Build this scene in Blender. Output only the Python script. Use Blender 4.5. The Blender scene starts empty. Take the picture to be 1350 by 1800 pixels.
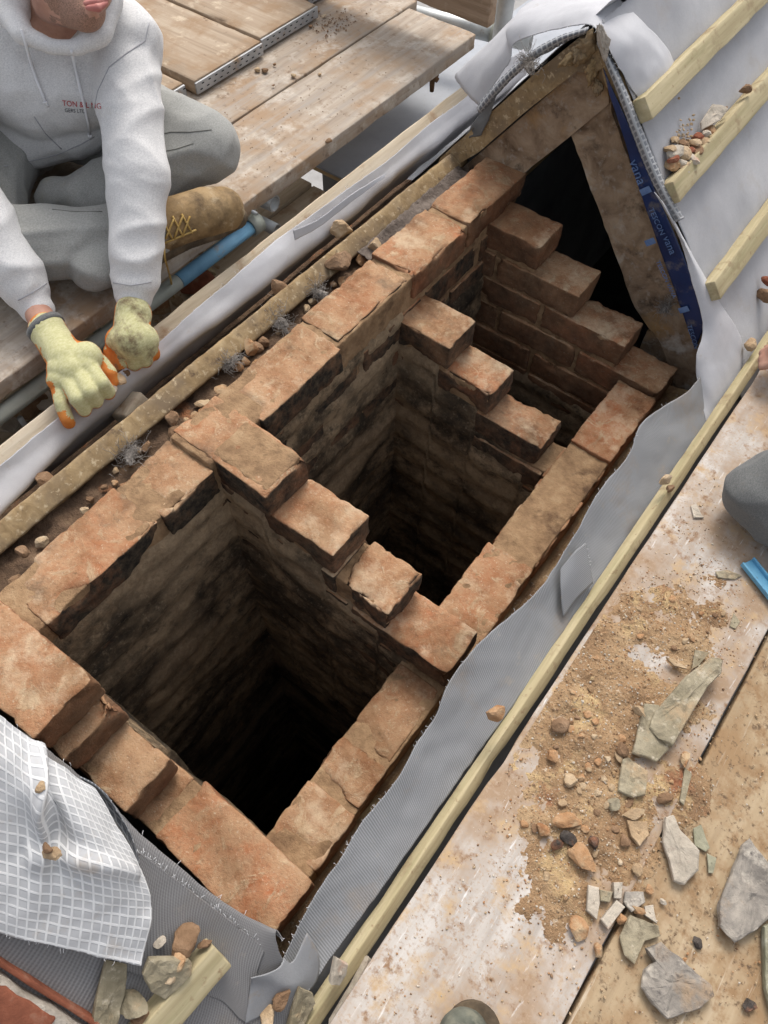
import bpy, bmesh, math, random
from mathutils import Vector, Matrix, noise, Euler
R=math.radians
random.seed(7)
scene=bpy.context.scene
col=scene.collection
# ------------------------------------------------------------------ camera
cd=bpy.data.cameras.new('camera'); cam=bpy.data.objects.new('camera',cd); col.objects.link(cam)
cd.sensor_fit='VERTICAL'; cd.sensor_height=24.0; cd.lens=24.0*1307.33/1800
cd.clip_start=.02; cd.clip_end=500
cam.matrix_world=Matrix(((0.80103855,-0.51738508,0.30108126,0.66617),
                         (0.5983161,0.67616695,-0.42990242,-0.069457),
                         (0.0188439,0.52451017,0.85119562,1.058568),(0,0,0,1)))
scene.camera=cam
# ------------------------------------------------------------------ sky, sun, exposure
SUN_EL,SUN_AZ=R(54),R(-28)          # azimuth measured from +Y towards +X
w=bpy.data.worlds.new('World'); scene.world=w; w.use_nodes=True
wn=w.node_tree; bg=wn.nodes['Background']
sk=wn.nodes.new('ShaderNodeTexSky'); sk.sky_type='NISHITA'; sk.sun_disc=False
sk.sun_elevation=SUN_EL; sk.sun_rotation=SUN_AZ; sk.dust_density=4.0; sk.air_density=1.0; sk.ozone_density=1.0
hs=wn.nodes.new('ShaderNodeHueSaturation'); hs.inputs['Saturation'].default_value=.30   # thin high cloud: a nearly white sky
wn.links.new(sk.outputs[0],hs.inputs['Color']); wn.links.new(hs.outputs[0],bg.inputs[0]); bg.inputs[1].default_value=.15
sl=bpy.data.lights.new('sun','SUN'); so=bpy.data.objects.new('sun',sl); col.objects.link(so)
sl.energy=1.05; sl.angle=R(20); sl.color=(1,.92,.82)
sd=Vector((math.sin(SUN_AZ)*math.cos(SUN_EL),math.cos(SUN_AZ)*math.cos(SUN_EL),math.sin(SUN_EL)))
so.rotation_euler=sd.to_track_quat('Z','Y').to_euler(); so.location=(0,0,6)
scene.view_settings.view_transform='Standard'; scene.view_settings.look='None'
scene.view_settings.exposure=0.62; scene.view_settings.gamma=1
# ------------------------------------------------------------------ node helpers
class NB:
    def __init__(s,name):
        s.m=bpy.data.materials.new(name); s.m.use_nodes=True; s.t=s.m.node_tree
        s.b=s.t.nodes['Principled BSDF']; s.o=s.t.nodes['Material Output']
        tc=s.t.nodes.new('ShaderNodeTexCoord'); s.tc=tc
        oi=s.t.nodes.new('ShaderNodeObjectInfo'); s.rnd=oi.outputs['Random']; s.oi=oi
        mul=s.math('MULTIPLY',s.rnd,37.0)
        ad=s.t.nodes.new('ShaderNodeVectorMath'); ad.operation='ADD'
        s.L(tc.outputs['Object'],ad.inputs[0]); s.L(mul,ad.inputs[1]); s.v=ad.outputs[0]
        s.obj=tc.outputs['Object']; s.uv=tc.outputs['UV']
        s.geo=s.t.nodes.new('ShaderNodeNewGeometry')
    def L(s,a,b):
        if hasattr(a,'is_linked') or hasattr(a,'links'): s.t.links.new(a,b)
        else: b.default_value=a
    def math(s,op,a,b=0.0,c=None,clamp=False):
        n=s.t.nodes.new('ShaderNodeMath'); n.operation=op; n.use_clamp=clamp
        s.L(a,n.inputs[0]); s.L(b,n.inputs[1])
        if c is not None: s.L(c,n.inputs[2])
        return n.outputs[0]
    def scale(s,v,st):
        n=s.t.nodes.new('ShaderNodeMapping'); s.L(v,n.inputs[0]); n.inputs['Scale'].default_value=st; return n.outputs[0]
    def noise(s,scale,detail=4,rough=.6,v=None,st=None,dist=0):
        v=v or s.v
        if st: v=s.scale(v,st)
        n=s.t.nodes.new('ShaderNodeTexNoise'); s.L(v,n.inputs['Vector']); n.inputs['Scale'].default_value=scale
        n.inputs['Detail'].default_value=detail; n.inputs['Roughness'].default_value=rough; n.inputs['Distortion'].default_value=dist
        return n.outputs['Fac']
    def voro(s,scale,feat='F1',v=None,rand=1):
        n=s.t.nodes.new('ShaderNodeTexVoronoi'); n.feature=feat; s.L(v or s.v,n.inputs['Vector']); n.inputs['Scale'].default_value=scale
        n.inputs['Randomness'].default_value=rand
        return n.outputs['Distance']
    def ramp(s,f,stops):
        n=s.t.nodes.new('ShaderNodeValToRGB'); s.L(f,n.inputs[0]); e=n.color_ramp.elements
        while len(e)<len(stops): e.new(.5)
        for q,(p,c) in zip(e,stops):
            q.position=p; q.color=(c,c,c,1) if not hasattr(c,'__len__') else (*c[:3],1)
        return n.outputs[0]
    def mix(s,f,a,b,mode='MIX'):
        n=s.t.nodes.new('ShaderNodeMix'); n.data_type='RGBA'; n.blend_type=mode; s.L(f,n.inputs[0])
        for x,i in((a,6),(b,7)):
            if isinstance(x,tuple): n.inputs[i].default_value=(*x[:3],1)
            else: s.L(x,n.inputs[i])
        return n.outputs[2]
    def up(s,lo=.4,hi=.85):
        n=s.t.nodes.new('ShaderNodeSeparateXYZ'); s.L(s.geo.outputs['Normal'],n.inputs[0])
        return s.ramp(n.outputs[2],[(lo,0.),(hi,1.)])
    def attr(s,name):
        n=s.t.nodes.new('ShaderNodeSeparateColor'); s.L(s.oi.outputs['Color'],n.inputs[0]); return n.outputs[0]
    def red(s):
        n=s.t.nodes.new('ShaderNodeSeparateColor'); s.L(s.oi.outputs['Color'],n.inputs[0]); return n.outputs[1]
    def bump(s,h,strength=.5,dist=.004):
        n=s.t.nodes.new('ShaderNodeBump'); s.L(h,n.inputs['Height']); n.inputs['Strength'].default_value=strength; n.inputs['Distance'].default_value=dist
        if s.b.inputs['Normal'].is_linked: s.L(s.b.inputs['Normal'].links[0].from_socket,n.inputs['Normal'])
        s.L(n.outputs[0],s.b.inputs['Normal'])
    def done(s,colr,rough=.9,spec=.3,metal=0):
        s.L(colr,s.b.inputs['Base Color']) if not isinstance(colr,tuple) else setattr(s.b.inputs['Base Color'],'default_value',(*colr,1))
        s.L(rough,s.b.inputs['Roughness']); s.b.inputs['Specular IOR Level'].default_value=spec; s.b.inputs['Metallic'].default_value=metal
        return s.m
M={}
def simple(name,stops,scale,layers=(),st=None,rough=.9,spec=.25,metal=0,bump=(.4,.003,180),detail=5,dist=0):
    """noise-ramp base, then layers (colour, scale, lo, hi, stretch, upward-only)"""
    b=NB(name); c=b.ramp(b.noise(scale,detail,.62,st=st,dist=dist),stops)
    for lay in layers:
        lc,ls,lo,hi=lay[:4]; lst=lay[4] if len(lay)>4 else None
        f=b.ramp(b.noise(ls,5,.66,st=lst),[(lo,0.),(hi,1.)])
        if len(lay)>5 and lay[5]: f=b.math('MULTIPLY',f,b.up())
        c=b.mix(f,c,lc)
    if bump: b.bump(b.noise(bump[2],5,.7,st=st if st else None),bump[0],bump[1])
    M[name]=b.done(c,rough,spec,metal); return M[name]
# ------------------------------------------------------------------ materials
b=NB('brick')
c=b.ramp(b.noise(13,6,.68),[(.30,(.19,.082,.040)),(.44,(.30,.142,.070)),(.56,(.38,.205,.110)),(.70,(.45,.285,.168))])
c=b.mix(b.math('MULTIPLY',b.ramp(b.noise(7.5,5,.64),[(.44,0.),(.60,1.)]),b.red()),c,(.42,.150,.066))
c=b.mix(b.math('MULTIPLY',b.rnd,.45),c,(.32,.19,.105))
upm=b.up(.3,.85)
d1=b.ramp(b.noise(10,6,.72,dist=.6),[(.45,0.),(.55,1.)]); d2=b.ramp(b.noise(38,5,.78),[(.42,0.),(.58,1.)])
dust=b.math('MULTIPLY',b.math('MULTIPLY_ADD',d2,.55,b.math('MULTIPLY',d1,.45)),upm)
c=b.mix(b.math('MULTIPLY',dust,.60),c,(.48,.325,.195))
crust=b.math('MULTIPLY',b.ramp(b.noise(15,6,.74,dist=1.2),[(.55,0.),(.63,1.)]),upm)
c=b.mix(b.math('MULTIPLY',crust,.7),c,b.ramp(b.noise(70,4,.7),[(.3,(.36,.25,.145)),(.7,(.60,.47,.31))]))
c=b.mix(b.ramp(b.noise(85,4,.75),[(.58,0.),(.72,.6)]),c,(.15,.098,.06))
c=b.mix(b.ramp(b.noise(190,3,.7),[(.60,0.),(.72,.6)]),c,(.60,.50,.37))
c=b.mix(b.math('MULTIPLY',b.ramp(b.noise(9,5,.66),[(.52,0.),(.68,.7)]),b.attr('soot')),c,(.105,.078,.056))
lg=b.noise(4.2,5,.66,v=b.geo.outputs['Position'],dist=.8)
c=b.mix(b.ramp(lg,[(.38,.62),(.50,0.)]),c,b.mix(1.0,c,(.52,.46,.40),'MULTIPLY'))
c=b.mix(b.math('MULTIPLY',b.ramp(b.noise(6.5,6,.7,v=b.geo.outputs['Position']),[(.55,0.),(.66,.75)]),upm),c,(.56,.43,.29))
side=b.math('SUBTRACT',1.0,b.up(.35,.8))
so_=b.math('MULTIPLY',b.attr('soot'),b.math('MULTIPLY',side,1.15))
so_=b.math('MULTIPLY',so_,b.ramp(b.noise(16,6,.74),[(.40,1.),(.66,.45)]),clamp=True)
c=b.mix(so_,c,b.ramp(b.noise(60,5,.7),[(.38,(.020,.017,.014)),(.62,(.075,.057,.040)),(.75,(.17,.125,.08))]))
b.bump(b.math('ADD',b.math('MULTIPLY',crust,.14),b.noise(48,6,.76)),.65,.006); b.bump(b.noise(240,3,.75),.6,.002)
M['brick']=b.done(c,.94,.2)
b=NB('red_brick')
c=b.ramp(b.noise(30,5,.62),[(.3,(.16,.055,.032)),(.55,(.27,.095,.055)),(.72,(.36,.2,.135))])
b.bump(b.noise(120,6,.7),.6,.003); M['red_brick']=b.done(c,.92,.2)
simple('mortar',[(.3,(.20,.12,.065)),(.55,(.33,.21,.115)),(.75,(.42,.29,.17))],30,[((.12,.07,.04),14,.55,.7)],bump=(.9,.006,90))
simple('pale_mortar',[(.3,(.34,.30,.25)),(.55,(.45,.40,.34)),(.75,(.56,.52,.46))],40,bump=(.9,.005,120))
b=NB('soot_lining')
n1=b.noise(5,8,.68,st=(1,1,1.15)); n2=b.noise(26,6,.80,st=(1,1,1.2)); n3=b.noise(2.6,4,.6,st=(.8,.8,1.5))
c=b.ramp(n1,[(.36,(.040,.031,.023)),(.47,(.145,.104,.066)),(.56,(.37,.262,.160)),(.70,(.58,.425,.265))])
c=b.mix(b.ramp(n2,[(.46,0.),(.64,.8)]),c,(.045,.037,.029))
c=b.mix(b.ramp(n3,[(.52,0.),(.64,.7)]),c,b.ramp(b.noise(80,4,.75),[(.35,(.37,.26,.16)),(.65,(.58,.425,.27))]))
c=b.mix(b.ramp(b.noise(75,5,.8),[(.56,0.),(.70,.55)]),c,(.52,.40,.27))
b.bump(b.noise(46,6,.80),.9,.012); b.bump(b.noise(170,4,.75),.8,.004)
M['soot_lining']=b.done(c,.96,.15)
M['black']=NB('black').done((.004,.004,.004),1,0)
# membranes
b=NB('membrane_white')
c=b.ramp(b.noise(6,5,.6),[(.35,(.44,.44,.46)),(.65,(.57,.57,.585))])
c=b.mix(b.ramp(b.noise(22,7,.75),[(.62,0.),(.74,.55)]),c,(.40,.34,.28))
c=b.mix(b.ramp(b.noise(420,3,.7),[(.42,.0),(.7,.28)]),c,(.42,.42,.46))
b.bump(b.noise(500,3,.7),.35,.001); b.bump(b.noise(14,3,.5),.25,.006); M['membrane_white']=b.done(c,.9,.2)
b=NB('membrane_slope')
c=b.ramp(b.noise(4,5,.6),[(.35,(.37,.37,.385)),(.65,(.50,.50,.51))])
c=b.mix(b.ramp(b.noise(9,7,.75),[(.55,0.),(.72,.5)]),c,(.36,.32,.28))
c=b.mix(b.ramp(b.noise(300,3,.7),[(.42,.0),(.7,.3)]),c,(.30,.30,.33))
b.bump(b.noise(420,3,.7),.35,.001); b.bump(b.noise(10,3,.5),.3,.008); M['membrane_slope']=b.done(c,.9,.2)
def ribbed(name,pitch,dark,light,dirt,d1=.5,vp=None):
    b=NB(name); sx=b.t.nodes.new('ShaderNodeSeparateXYZ'); b.L(b.uv,sx.inputs[0])
    wv=b.math('ADD',b.math('MULTIPLY',sx.outputs[0],2*math.pi/pitch),b.math('MULTIPLY',b.noise(9,2,.5),6.0))
    s1=b.math('MULTIPLY_ADD',b.math('SINE',wv),.5,.5)
    s2=b.math('MULTIPLY_ADD',b.math('SINE',b.math('MULTIPLY',sx.outputs[1],2*math.pi/(pitch*.8))),.5,.5)
    h=b.math('ADD',b.math('MULTIPLY',s1,.75),b.math('MULTIPLY',s2,.25))
    c=b.ramp(h,[(.15,dark),(.7,light)])
    c=b.mix(b.ramp(b.noise(7,6,.7),[(.54,0.),(.74,d1)]),c,dirt)
    c=b.mix(b.ramp(b.noise(28,6,.75),[(.6,0.),(.74,.35)]),c,(.45,.40,.33))
    b.bump(h,.5,.0012); M[name]=b.done(c,.75,.3)
ribbed('membrane_ribbed',.0038,(.20,.205,.21),(.30,.305,.315),(.26,.19,.125))
ribbed('membrane_under',.0044,(.17,.165,.165),(.24,.235,.235),(.20,.165,.13),.4)
def gridded(name,base1,base2,line,pitch=.0118,dirt=.5,lw=.16):
    b=NB(name); sx=b.t.nodes.new('ShaderNodeSeparateXYZ'); b.L(b.uv,sx.inputs[0]); lines=None
    for k in(0,1):
        fr=b.math('FRACT',b.math('ADD',b.math('MULTIPLY',sx.outputs[k],1/pitch),100.0))
        d=b.math('ABSOLUTE',b.math('SUBTRACT',fr,.5)); m=b.ramp(d,[(lw*.55,1.),(lw,0.)])
        lines=m if lines is None else b.math('MAXIMUM',lines,m)
    c=b.ramp(b.noise(10,5,.6),[(.35,base1),(.65,base2)])
    c=b.mix(b.math('MULTIPLY',lines,.85),c,line)
    c=b.mix(b.ramp(b.noise(13,7,.72),[(.56,0.),(.74,dirt)]),c,(.42,.30,.18))
    b.bump(lines,.6,.0012); M[name]=b.done(c,.6,.35)
gridded('membrane_grid',(.43,.435,.445),(.55,.55,.555),(.74,.74,.735))
gridded('membrane_grid_clear',(.13,.14,.16),(.21,.22,.24),(.42,.43,.44),pitch=.0125,dirt=.3,lw=.2)
simple('membrane_plain',[(.35,(.24,.245,.255)),(.65,(.31,.315,.325))],8,[((.26,.20,.14),14,.56,.72)],rough=.8,bump=(.3,.002,200))
simple('blue_tape',[(.35,(.008,.020,.075)),(.65,(.014,.036,.125))],9,[((.14,.13,.13),26,.55,.72)],rough=.42,spec=.5,bump=(.2,.002,30))
simple('blue_tape_print',[(.4,(.09,.15,.30)),(.6,(.14,.22,.40))],30,rough=.5,bump=None)
# timber
def wood(name,stops,st,layers=(),rough=.85,bump=.5,scale=5):
    return simple(name,stops,scale,layers,st=st,rough=rough,bump=(bump,.002,22),detail=7,dist=.6)
LY=(9,.5,9); LX=(.5,9,9); LZ=(9,9,.5)
wood('old_timber',[(.3,(.12,.078,.048)),(.5,(.25,.175,.115)),(.7,(.36,.27,.185))],(1.6,1,1.6),[((.46,.42,.37),9,.57,.70),((.34,.20,.08),5,.56,.70),((.05,.035,.025),12,.57,.70),((.30,.25,.20),60,.55,.7)],scale=12,bump=.9)
wood('fibreboard',[(.3,(.19,.125,.062)),(.5,(.30,.21,.11)),(.7,(.40,.295,.165))],(1,1,1),[((.20,.145,.09),10,.46,.64),((.50,.40,.26),70,.56,.68),((.12,.08,.05),45,.58,.70)],bump=.9,scale=40)
wood('new_batten',[(.3,(.35,.285,.165)),(.5,(.45,.38,.23)),(.7,(.54,.465,.30))],LY,[((.27,.19,.11),14,.56,.72),((.34,.30,.165),6,.52,.68,(6,.4,6)),((.30,.21,.12),60,.6,.72)])
wood('plank_aged',[(.3,(.27,.215,.165)),(.5,(.38,.315,.25)),(.7,(.47,.405,.335))],LY,[((.34,.235,.15),6,.46,.64),((.52,.46,.39),15,.52,.68),((.23,.165,.115),45,.56,.70),((.34,.30,.26),9,.5,.7,(5,.3,5))])
wood('plank_cross',[(.3,(.26,.195,.135)),(.5,(.36,.275,.195)),(.7,(.44,.355,.265))],LX,[((.30,.20,.12),9,.46,.64),((.56,.46,.34),20,.58,.72),((.12,.07,.045),34,.63,.75)])
wood('board_brown',[(.3,(.20,.13,.08)),(.5,(.30,.21,.14)),(.7,(.38,.28,.19))],LX,[((.42,.34,.26),10,.58,.75)])
wood('lower_board',[(.3,(.40,.32,.22)),(.5,(.54,.45,.33)),(.7,(.64,.56,.44))],LY,[((.34,.22,.13),11,.56,.70)])
wood('deck_white',[(.3,(.34,.295,.255)),(.5,(.46,.42,.38)),(.7,(.58,.55,.515))],(5,.45,5),[((.33,.23,.15),5,.42,.60),((.46,.32,.18),17,.52,.66),((.26,.16,.095),46,.55,.68),((.40,.30,.22),150,.52,.66),((.76,.75,.74),24,.62,.74,(4,.5,4))])
wood('deck_yellow',[(.3,(.30,.22,.135)),(.5,(.39,.295,.185)),(.7,(.47,.375,.26))],(6,.45,6),[((.30,.195,.105),9,.46,.62),((.27,.17,.09),30,.50,.66),((.13,.085,.052),95,.56,.68),((.66,.60,.50),9,.60,.75,(5,.4,5))])
wood('ply_edge',[(.3,(.25,.15,.07)),(.5,(.40,.27,.13)),(.7,(.5,.36,.2))],(1,1,16))
simple('box_grey',[(.35,(.33,.35,.385)),(.65,(.42,.44,.475))],4,[((.30,.28,.26),160,.6,.75)],rough=.8,bump=(.15,.001,300))
simple('box_dark',[(.35,(.10,.10,.10)),(.65,(.16,.16,.16))],6,rough=.85)
simple('galvanised',[(.35,(.36,.38,.38)),(.65,(.52,.54,.54))],14,[((.30,.24,.18),30,.6,.75)],rough=.5,spec=.5,metal=.55,bump=(.2,.001,120))
simple('green_steel',[(.35,(.28,.30,.26)),(.65,(.42,.44,.39))],14,[((.34,.28,.2),26,.58,.75)],rough=.6,spec=.4,metal=.25,bump=(.2,.001,120))
simple('blue_paint',[(.35,(.15,.33,.50)),(.65,(.22,.44,.62))],14,[((.34,.30,.25),24,.56,.72)],rough=.5,spec=.4,bump=(.2,.001,120))
simple('blue_tool_paint',[(.35,(.10,.30,.48)),(.65,(.16,.42,.60))],14,[((.12,.09,.07),24,.56,.66)],rough=.5,spec=.4,bump=(.2,.001,120))
simple('rust',[(.35,(.09,.05,.025)),(.65,(.18,.10,.05))],30,bump=(.7,.003,120))
simple('zinc_band',[(.35,(.30,.31,.32)),(.65,(.42,.43,.44))],20,[((.30,.22,.15),24,.55,.7)],rough=.55,spec=.4,metal=.3,bump=(.2,.001,100))
simple('white_plastic',[(.35,(.36,.39,.41)),(.65,(.50,.53,.54))],30,rough=.5)
# loose matter
simple('sand',[(.3,(.24,.145,.08)),(.5,(.36,.23,.125)),(.7,(.46,.32,.185))],12,[((.58,.42,.22),9,.54,.66),((.28,.10,.05),7,.60,.70),((.14,.10,.075),26,.62,.74),((.62,.52,.40),110,.60,.70)],bump=(1,.006,140))
simple('dirt',[(.3,(.07,.045,.03)),(.5,(.15,.095,.06)),(.7,(.24,.16,.10))],26,[((.30,.13,.06),18,.58,.7)],bump=(1,.008,90))
simple('grey_dirt',[(.3,(.12,.095,.08)),(.5,(.19,.155,.13)),(.7,(.27,.225,.19))],22,[((.08,.06,.05),30,.58,.7)],bump=(1,.008,90))
simple('rock_tan',[(.3,(.30,.20,.115)),(.5,(.43,.31,.19)),(.7,(.54,.43,.30))],22,bump=(.8,.004,120))
simple('rock_orange',[(.3,(.27,.13,.06)),(.5,(.39,.22,.11)),(.7,(.48,.31,.18))],26,[((.46,.34,.21),30,.48,.64)],bump=(.8,.004,120))
simple('rock_brown',[(.3,(.13,.075,.042)),(.5,(.23,.14,.08)),(.7,(.32,.21,.13))],24,bump=(.8,.004,120))
simple('rock_white',[(.3,(.42,.36,.28)),(.6,(.58,.52,.44))],30,bump=(.6,.003,120))
simple('rock_black',[(.3,(.02,.017,.016)),(.6,(.08,.066,.056))],40,[((.24,.11,.06),24,.50,.66)],rough=.7,bump=(.8,.004,120))
simple('slate_grey',[(.3,(.145,.13,.115)),(.5,(.25,.225,.195)),(.7,(.37,.33,.28))],24,[((.50,.45,.38),18,.54,.66),((.34,.24,.15),10,.54,.68),((.10,.09,.085),40,.58,.7)],rough=.8,bump=(.8,.004,60))
simple('slate_olive',[(.3,(.20,.17,.11)),(.5,(.30,.26,.18)),(.7,(.40,.35,.25))],15,[((.42,.30,.18),14,.50,.66),((.15,.125,.085),32,.54,.7),((.48,.42,.32),60,.58,.7)],bump=(.8,.004,80))
simple('slate_green',[(.3,(.20,.195,.13)),(.6,(.36,.345,.255))],15,[((.5,.5,.42),22,.56,.7)],bump=(.7,.003,80))
simple('slate_pale',[(.3,(.32,.28,.225)),(.6,(.50,.44,.36))],15,[((.42,.22,.14),9,.58,.7),((.25,.2,.16),22,.6,.72)],bump=(.8,.004,80))
simple('wool',[(.3,(.20,.175,.15)),(.6,(.36,.33,.30))],40,bump=(.9,.004,150))
simple('ground',[(.3,(.26,.25,.24)),(.6,(.36,.35,.34))],3,bump=(.4,.01,20))
# clothing, skin
def cloth(name,a,bb,stain=None,rough=.95,fine=520,sheen=.15,lo=.57,sc=6,amt=.6):
    b=NB(name); c=b.ramp(b.noise(fine,4,.75,v=b.obj,st=(1,.45,1)),[(.36,a),(.62,bb)])
    if stain: c=b.mix(b.ramp(b.noise(sc,7,.7,v=b.obj),[(lo,0.),(lo+.17,amt)]),c,stain)
    b.bump(b.noise(650,3,.6),.3,.0008); b.bump(b.noise(16,4,.55),.35,.008)
    b.b.inputs['Sheen Weight'].default_value=sheen
    if 'glove' in name: b.bump(b.math('SINE',b.math('MULTIPLY',b.noise(1,0,.5,v=b.obj,st=(40,40,40)),900.0)),.25,.0006)
    M[name]=b.done(c,rough,.15)
cloth('hoodie',(.53,.525,.525),(.71,.70,.69),(.50,.44,.34))
cloth('joggers',(.25,.25,.235),(.35,.35,.33),(.34,.31,.22))
cloth('work_trousers',(.10,.105,.105),(.17,.17,.165),(.20,.17,.13))
cloth('glove_knit',(.47,.45,.22),(.60,.575,.34),(.34,.27,.16),fine=300,sc=14)
cloth('glove_muddy',(.45,.43,.21),(.58,.555,.33),(.15,.10,.055),fine=300,lo=.47,sc=26,amt=.9)
simple('glove_rubber',[(.35,(.55,.17,.035)),(.65,(.70,.26,.06))],30,[((.30,.17,.09),40,.56,.7)],rough=.7,bump=(.7,.002,220))
simple('boot_leather',[(.3,(.17,.105,.045)),(.5,(.28,.185,.088)),(.7,(.38,.265,.14))],11,[((.10,.065,.035),14,.48,.66),((.42,.33,.21),30,.55,.7)],rough=.75,bump=(.5,.003,90))
simple('boot_sole',[(.35,(.06,.045,.03)),(.65,(.15,.11,.07))],25,rough=.85)
simple('lace',[(.4,(.36,.23,.07)),(.6,(.48,.33,.12))],60,rough=.9,bump=None)
simple('shoe_dark',[(.35,(.07,.075,.06)),(.65,(.15,.155,.125))],25,[((.25,.24,.18),14,.55,.7)],rough=.8)
b=NB('skin'); c=b.ramp(b.noise(30,5,.6),[(.35,(.40,.20,.14)),(.65,(.52,.30,.22))])
c=b.mix(b.ramp(b.noise(300,3,.7),[(.55,0.),(.7,.25)]),c,(.22,.13,.10)); b.b.inputs['Subsurface Weight'].default_value=.08
b.b.inputs['Subsurface Radius'].default_value=(.01,.004,.002); b.bump(b.noise(400,3,.6),.25,.0006); M['skin']=b.done(c,.55,.4)
b=NB('beard'); c=b.ramp(b.noise(500,3,.7),[(.42,(.38,.22,.16)),(.62,(.20,.125,.09))]); M['beard']=b.done(c,.65,.3)
M['lip']=simple('lip',[(.4,(.42,.15,.13)),(.6,(.50,.21,.18))],60,rough=.5,bump=None)
simple('hair',[(.4,(.03,.02,.014)),(.6,(.07,.045,.03))],80,bump=(.8,.004,200))
M['print_red']=NB('print_red').done((.45,.03,.04),.8); M['print_dark']=NB('print_dark').done((.03,.03,.04),.8)
M['seam']=NB('seam').done((.36,.36,.38),.9); M['seam_dark']=NB('seam_dark').done((.16,.16,.145),.9)
M['cord']=NB('cord').done((.72,.72,.74),.8)
# ------------------------------------------------------------------ object helpers
def link(name,me,mat,parent=None):
    o=bpy.data.objects.new(name,me); col.objects.link(o)
    if mat and not me.materials: me.materials.append(M[mat])
    if parent: o.parent=parent
    return o
def mk(name,vs,fs,mat,parent=None,smooth=True,uvs=None,loc=None):
    me=bpy.data.meshes.new(name); me.from_pydata([tuple(v) for v in vs],[],fs)
    if uvs:
        l=me.uv_layers.new(name='UVMap')
        for p in me.polygons:
            for li in p.loop_indices: l.data[li].uv=uvs[me.loops[li].vertex_index]
    if smooth: me.polygons.foreach_set('use_smooth',[True]*len(me.polygons))
    me.update(); o=link(name,me,mat,parent)
    if loc: o.location=loc
    return o
def tag(o,label=None,cat=None,group=None,kind=None):
    if label: o['label']=label
    if cat: o['category']=cat
    if group: o['group']=group
    if kind: o['kind']=kind
    return o
def thing(name,label,cat,loc=(0,0,0),group=None):
    o=bpy.data.objects.new(name,None); o.empty_display_size=.05; col.objects.link(o); o.location=loc
    return tag(o,label,cat,group)
def _ax(h,r,cell):
    n=max(1,int(round(2*(h-r)/cell))); inner=[-(h-r)+2*(h-r)*i/n for i in range(n+1)]
    return [-h,-h+r*.3]+inner+[h-r*.3,h]
def rbox_data(sx,sy,sz,r=.006,cell=.014,amp=.0015,chip=.0,seed=0,f1=28,cells=None):
    h=(sx/2,sy/2,sz/2); r=min(r,*[q*.8 for q in h]); cs=cells or (cell,)*3
    A=[_ax(h[k],r,cs[k]) for k in range(3)]; N=[len(a)-1 for a in A]; idx={}; vs=[]; fs=[]; so=Vector((seed*7.3,seed*3.1,seed*5.7))
    def vert(t):
        if t in idx: return idx[t]
        p=Vector([A[k][t[k]] for k in range(3)])
        q=Vector([max(-(h[k]-r),min(h[k]-r,p[k])) for k in range(3)]); d=p-q
        nrm=d.normalized() if d.length>1e-9 else Vector((0,0,1)); s=q+nrm*r
        if amp:
            s=s+nrm*(noise.noise(s*f1+so)*amp+noise.noise(s*f1*3.1+so)*amp*.45)
        if chip:
            e=sorted([h[k]-abs(p[k]) for k in range(3)])[1]
            if e<.03:
                cn=noise.noise(s*42+so*1.7)*.6+noise.noise(s*110+so)*.4; c2=noise.noise(s*11+so*.7)
                k=max(0,cn-.02)*chip*.35+max(0,c2-.28)*chip*1.3*(1+cn)
                if k>0: s=s-(s.normalized()*.3+nrm*.7)*(k*(1-e/.03)**.7)
        idx[t]=len(vs); vs.append(s); return idx[t]
    for a in range(3):
        u,v=(a+1)%3,(a+2)%3
        for side in(0,N[a]):
            for i in range(N[u]):
                for j in range(N[v]):
                    q=[]
                    for di,dj in((0,0),(1,0),(1,1),(0,1)):
                        t=[0,0,0]; t[a]=side; t[u]=i+di; t[v]=j+dj; q.append(vert(tuple(t)))
                    fs.append(q if side else q[::-1])
    return vs,fs
def rbox(name,mn,mx,mat,parent=None,rot=None,**k):
    s=[mx[i]-mn[i] for i in range(3)]; c=[(mx[i]+mn[i])/2 for i in range(3)]
    o=mk(name,*rbox_data(*s,**k),mat,parent,loc=c)
    if rot: o.rotation_euler=rot
    return o
def rframe(o,p,xdir,ydir):
    """place o so that local x,y follow the two directions"""
    x=Vector(xdir).normalized(); z=x.cross(Vector(ydir)).normalized(); y=z.cross(x)
    o.matrix_world=Matrix(((x.x,y.x,z.x,p[0]),(x.y,y.y,z.y,p[1]),(x.z,y.z,z.z,p[2]),(0,0,0,1))); return o
def rock_data(sx,sy,sz,seed,planes=11,sub=3,rough=.05):
    rg=random.Random(seed); bm=bmesh.new(); bmesh.ops.create_icosphere(bm,subdivisions=sub,radius=1)
    pl=[]
    for _ in range(planes):
        v=Vector((rg.gauss(0,1),rg.gauss(0,1),rg.gauss(0,1))).normalized(); pl.append((v,rg.uniform(.48,.86)))
    so=Vector((seed*1.7,seed*.9,-seed*2.3))
    for v in bm.verts:
        d=v.co.normalized(); r=1.05
        for n,hh in pl:
            q=d.dot(n)
            if q>.05: r=min(r,hh/q)
        r*=1+noise.noise(d*2.6+so)*rough*1.5+noise.noise(d*7+so)*rough
        v.co=Vector((d.x*r*sx,d.y*r*sy,d.z*r*sz))
    vs=[v.co.copy() for v in bm.verts]; fs=[[v.index for v in f.verts] for f in bm.faces]; bm.free(); return vs,fs
def rock(name,p,s,mat,seed,rot=None,parent=None,sub=3,planes=11,rough=.05,smooth=False):
    o=mk(name,*rock_data(*s,seed,planes,sub,rough),mat,parent,smooth=smooth,loc=p)
    rg=random.Random(seed+5); o.rotation_euler=rot if rot else (rg.uniform(-.3,.3),rg.uniform(-.3,.3),rg.uniform(0,6.3)); return o
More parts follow.
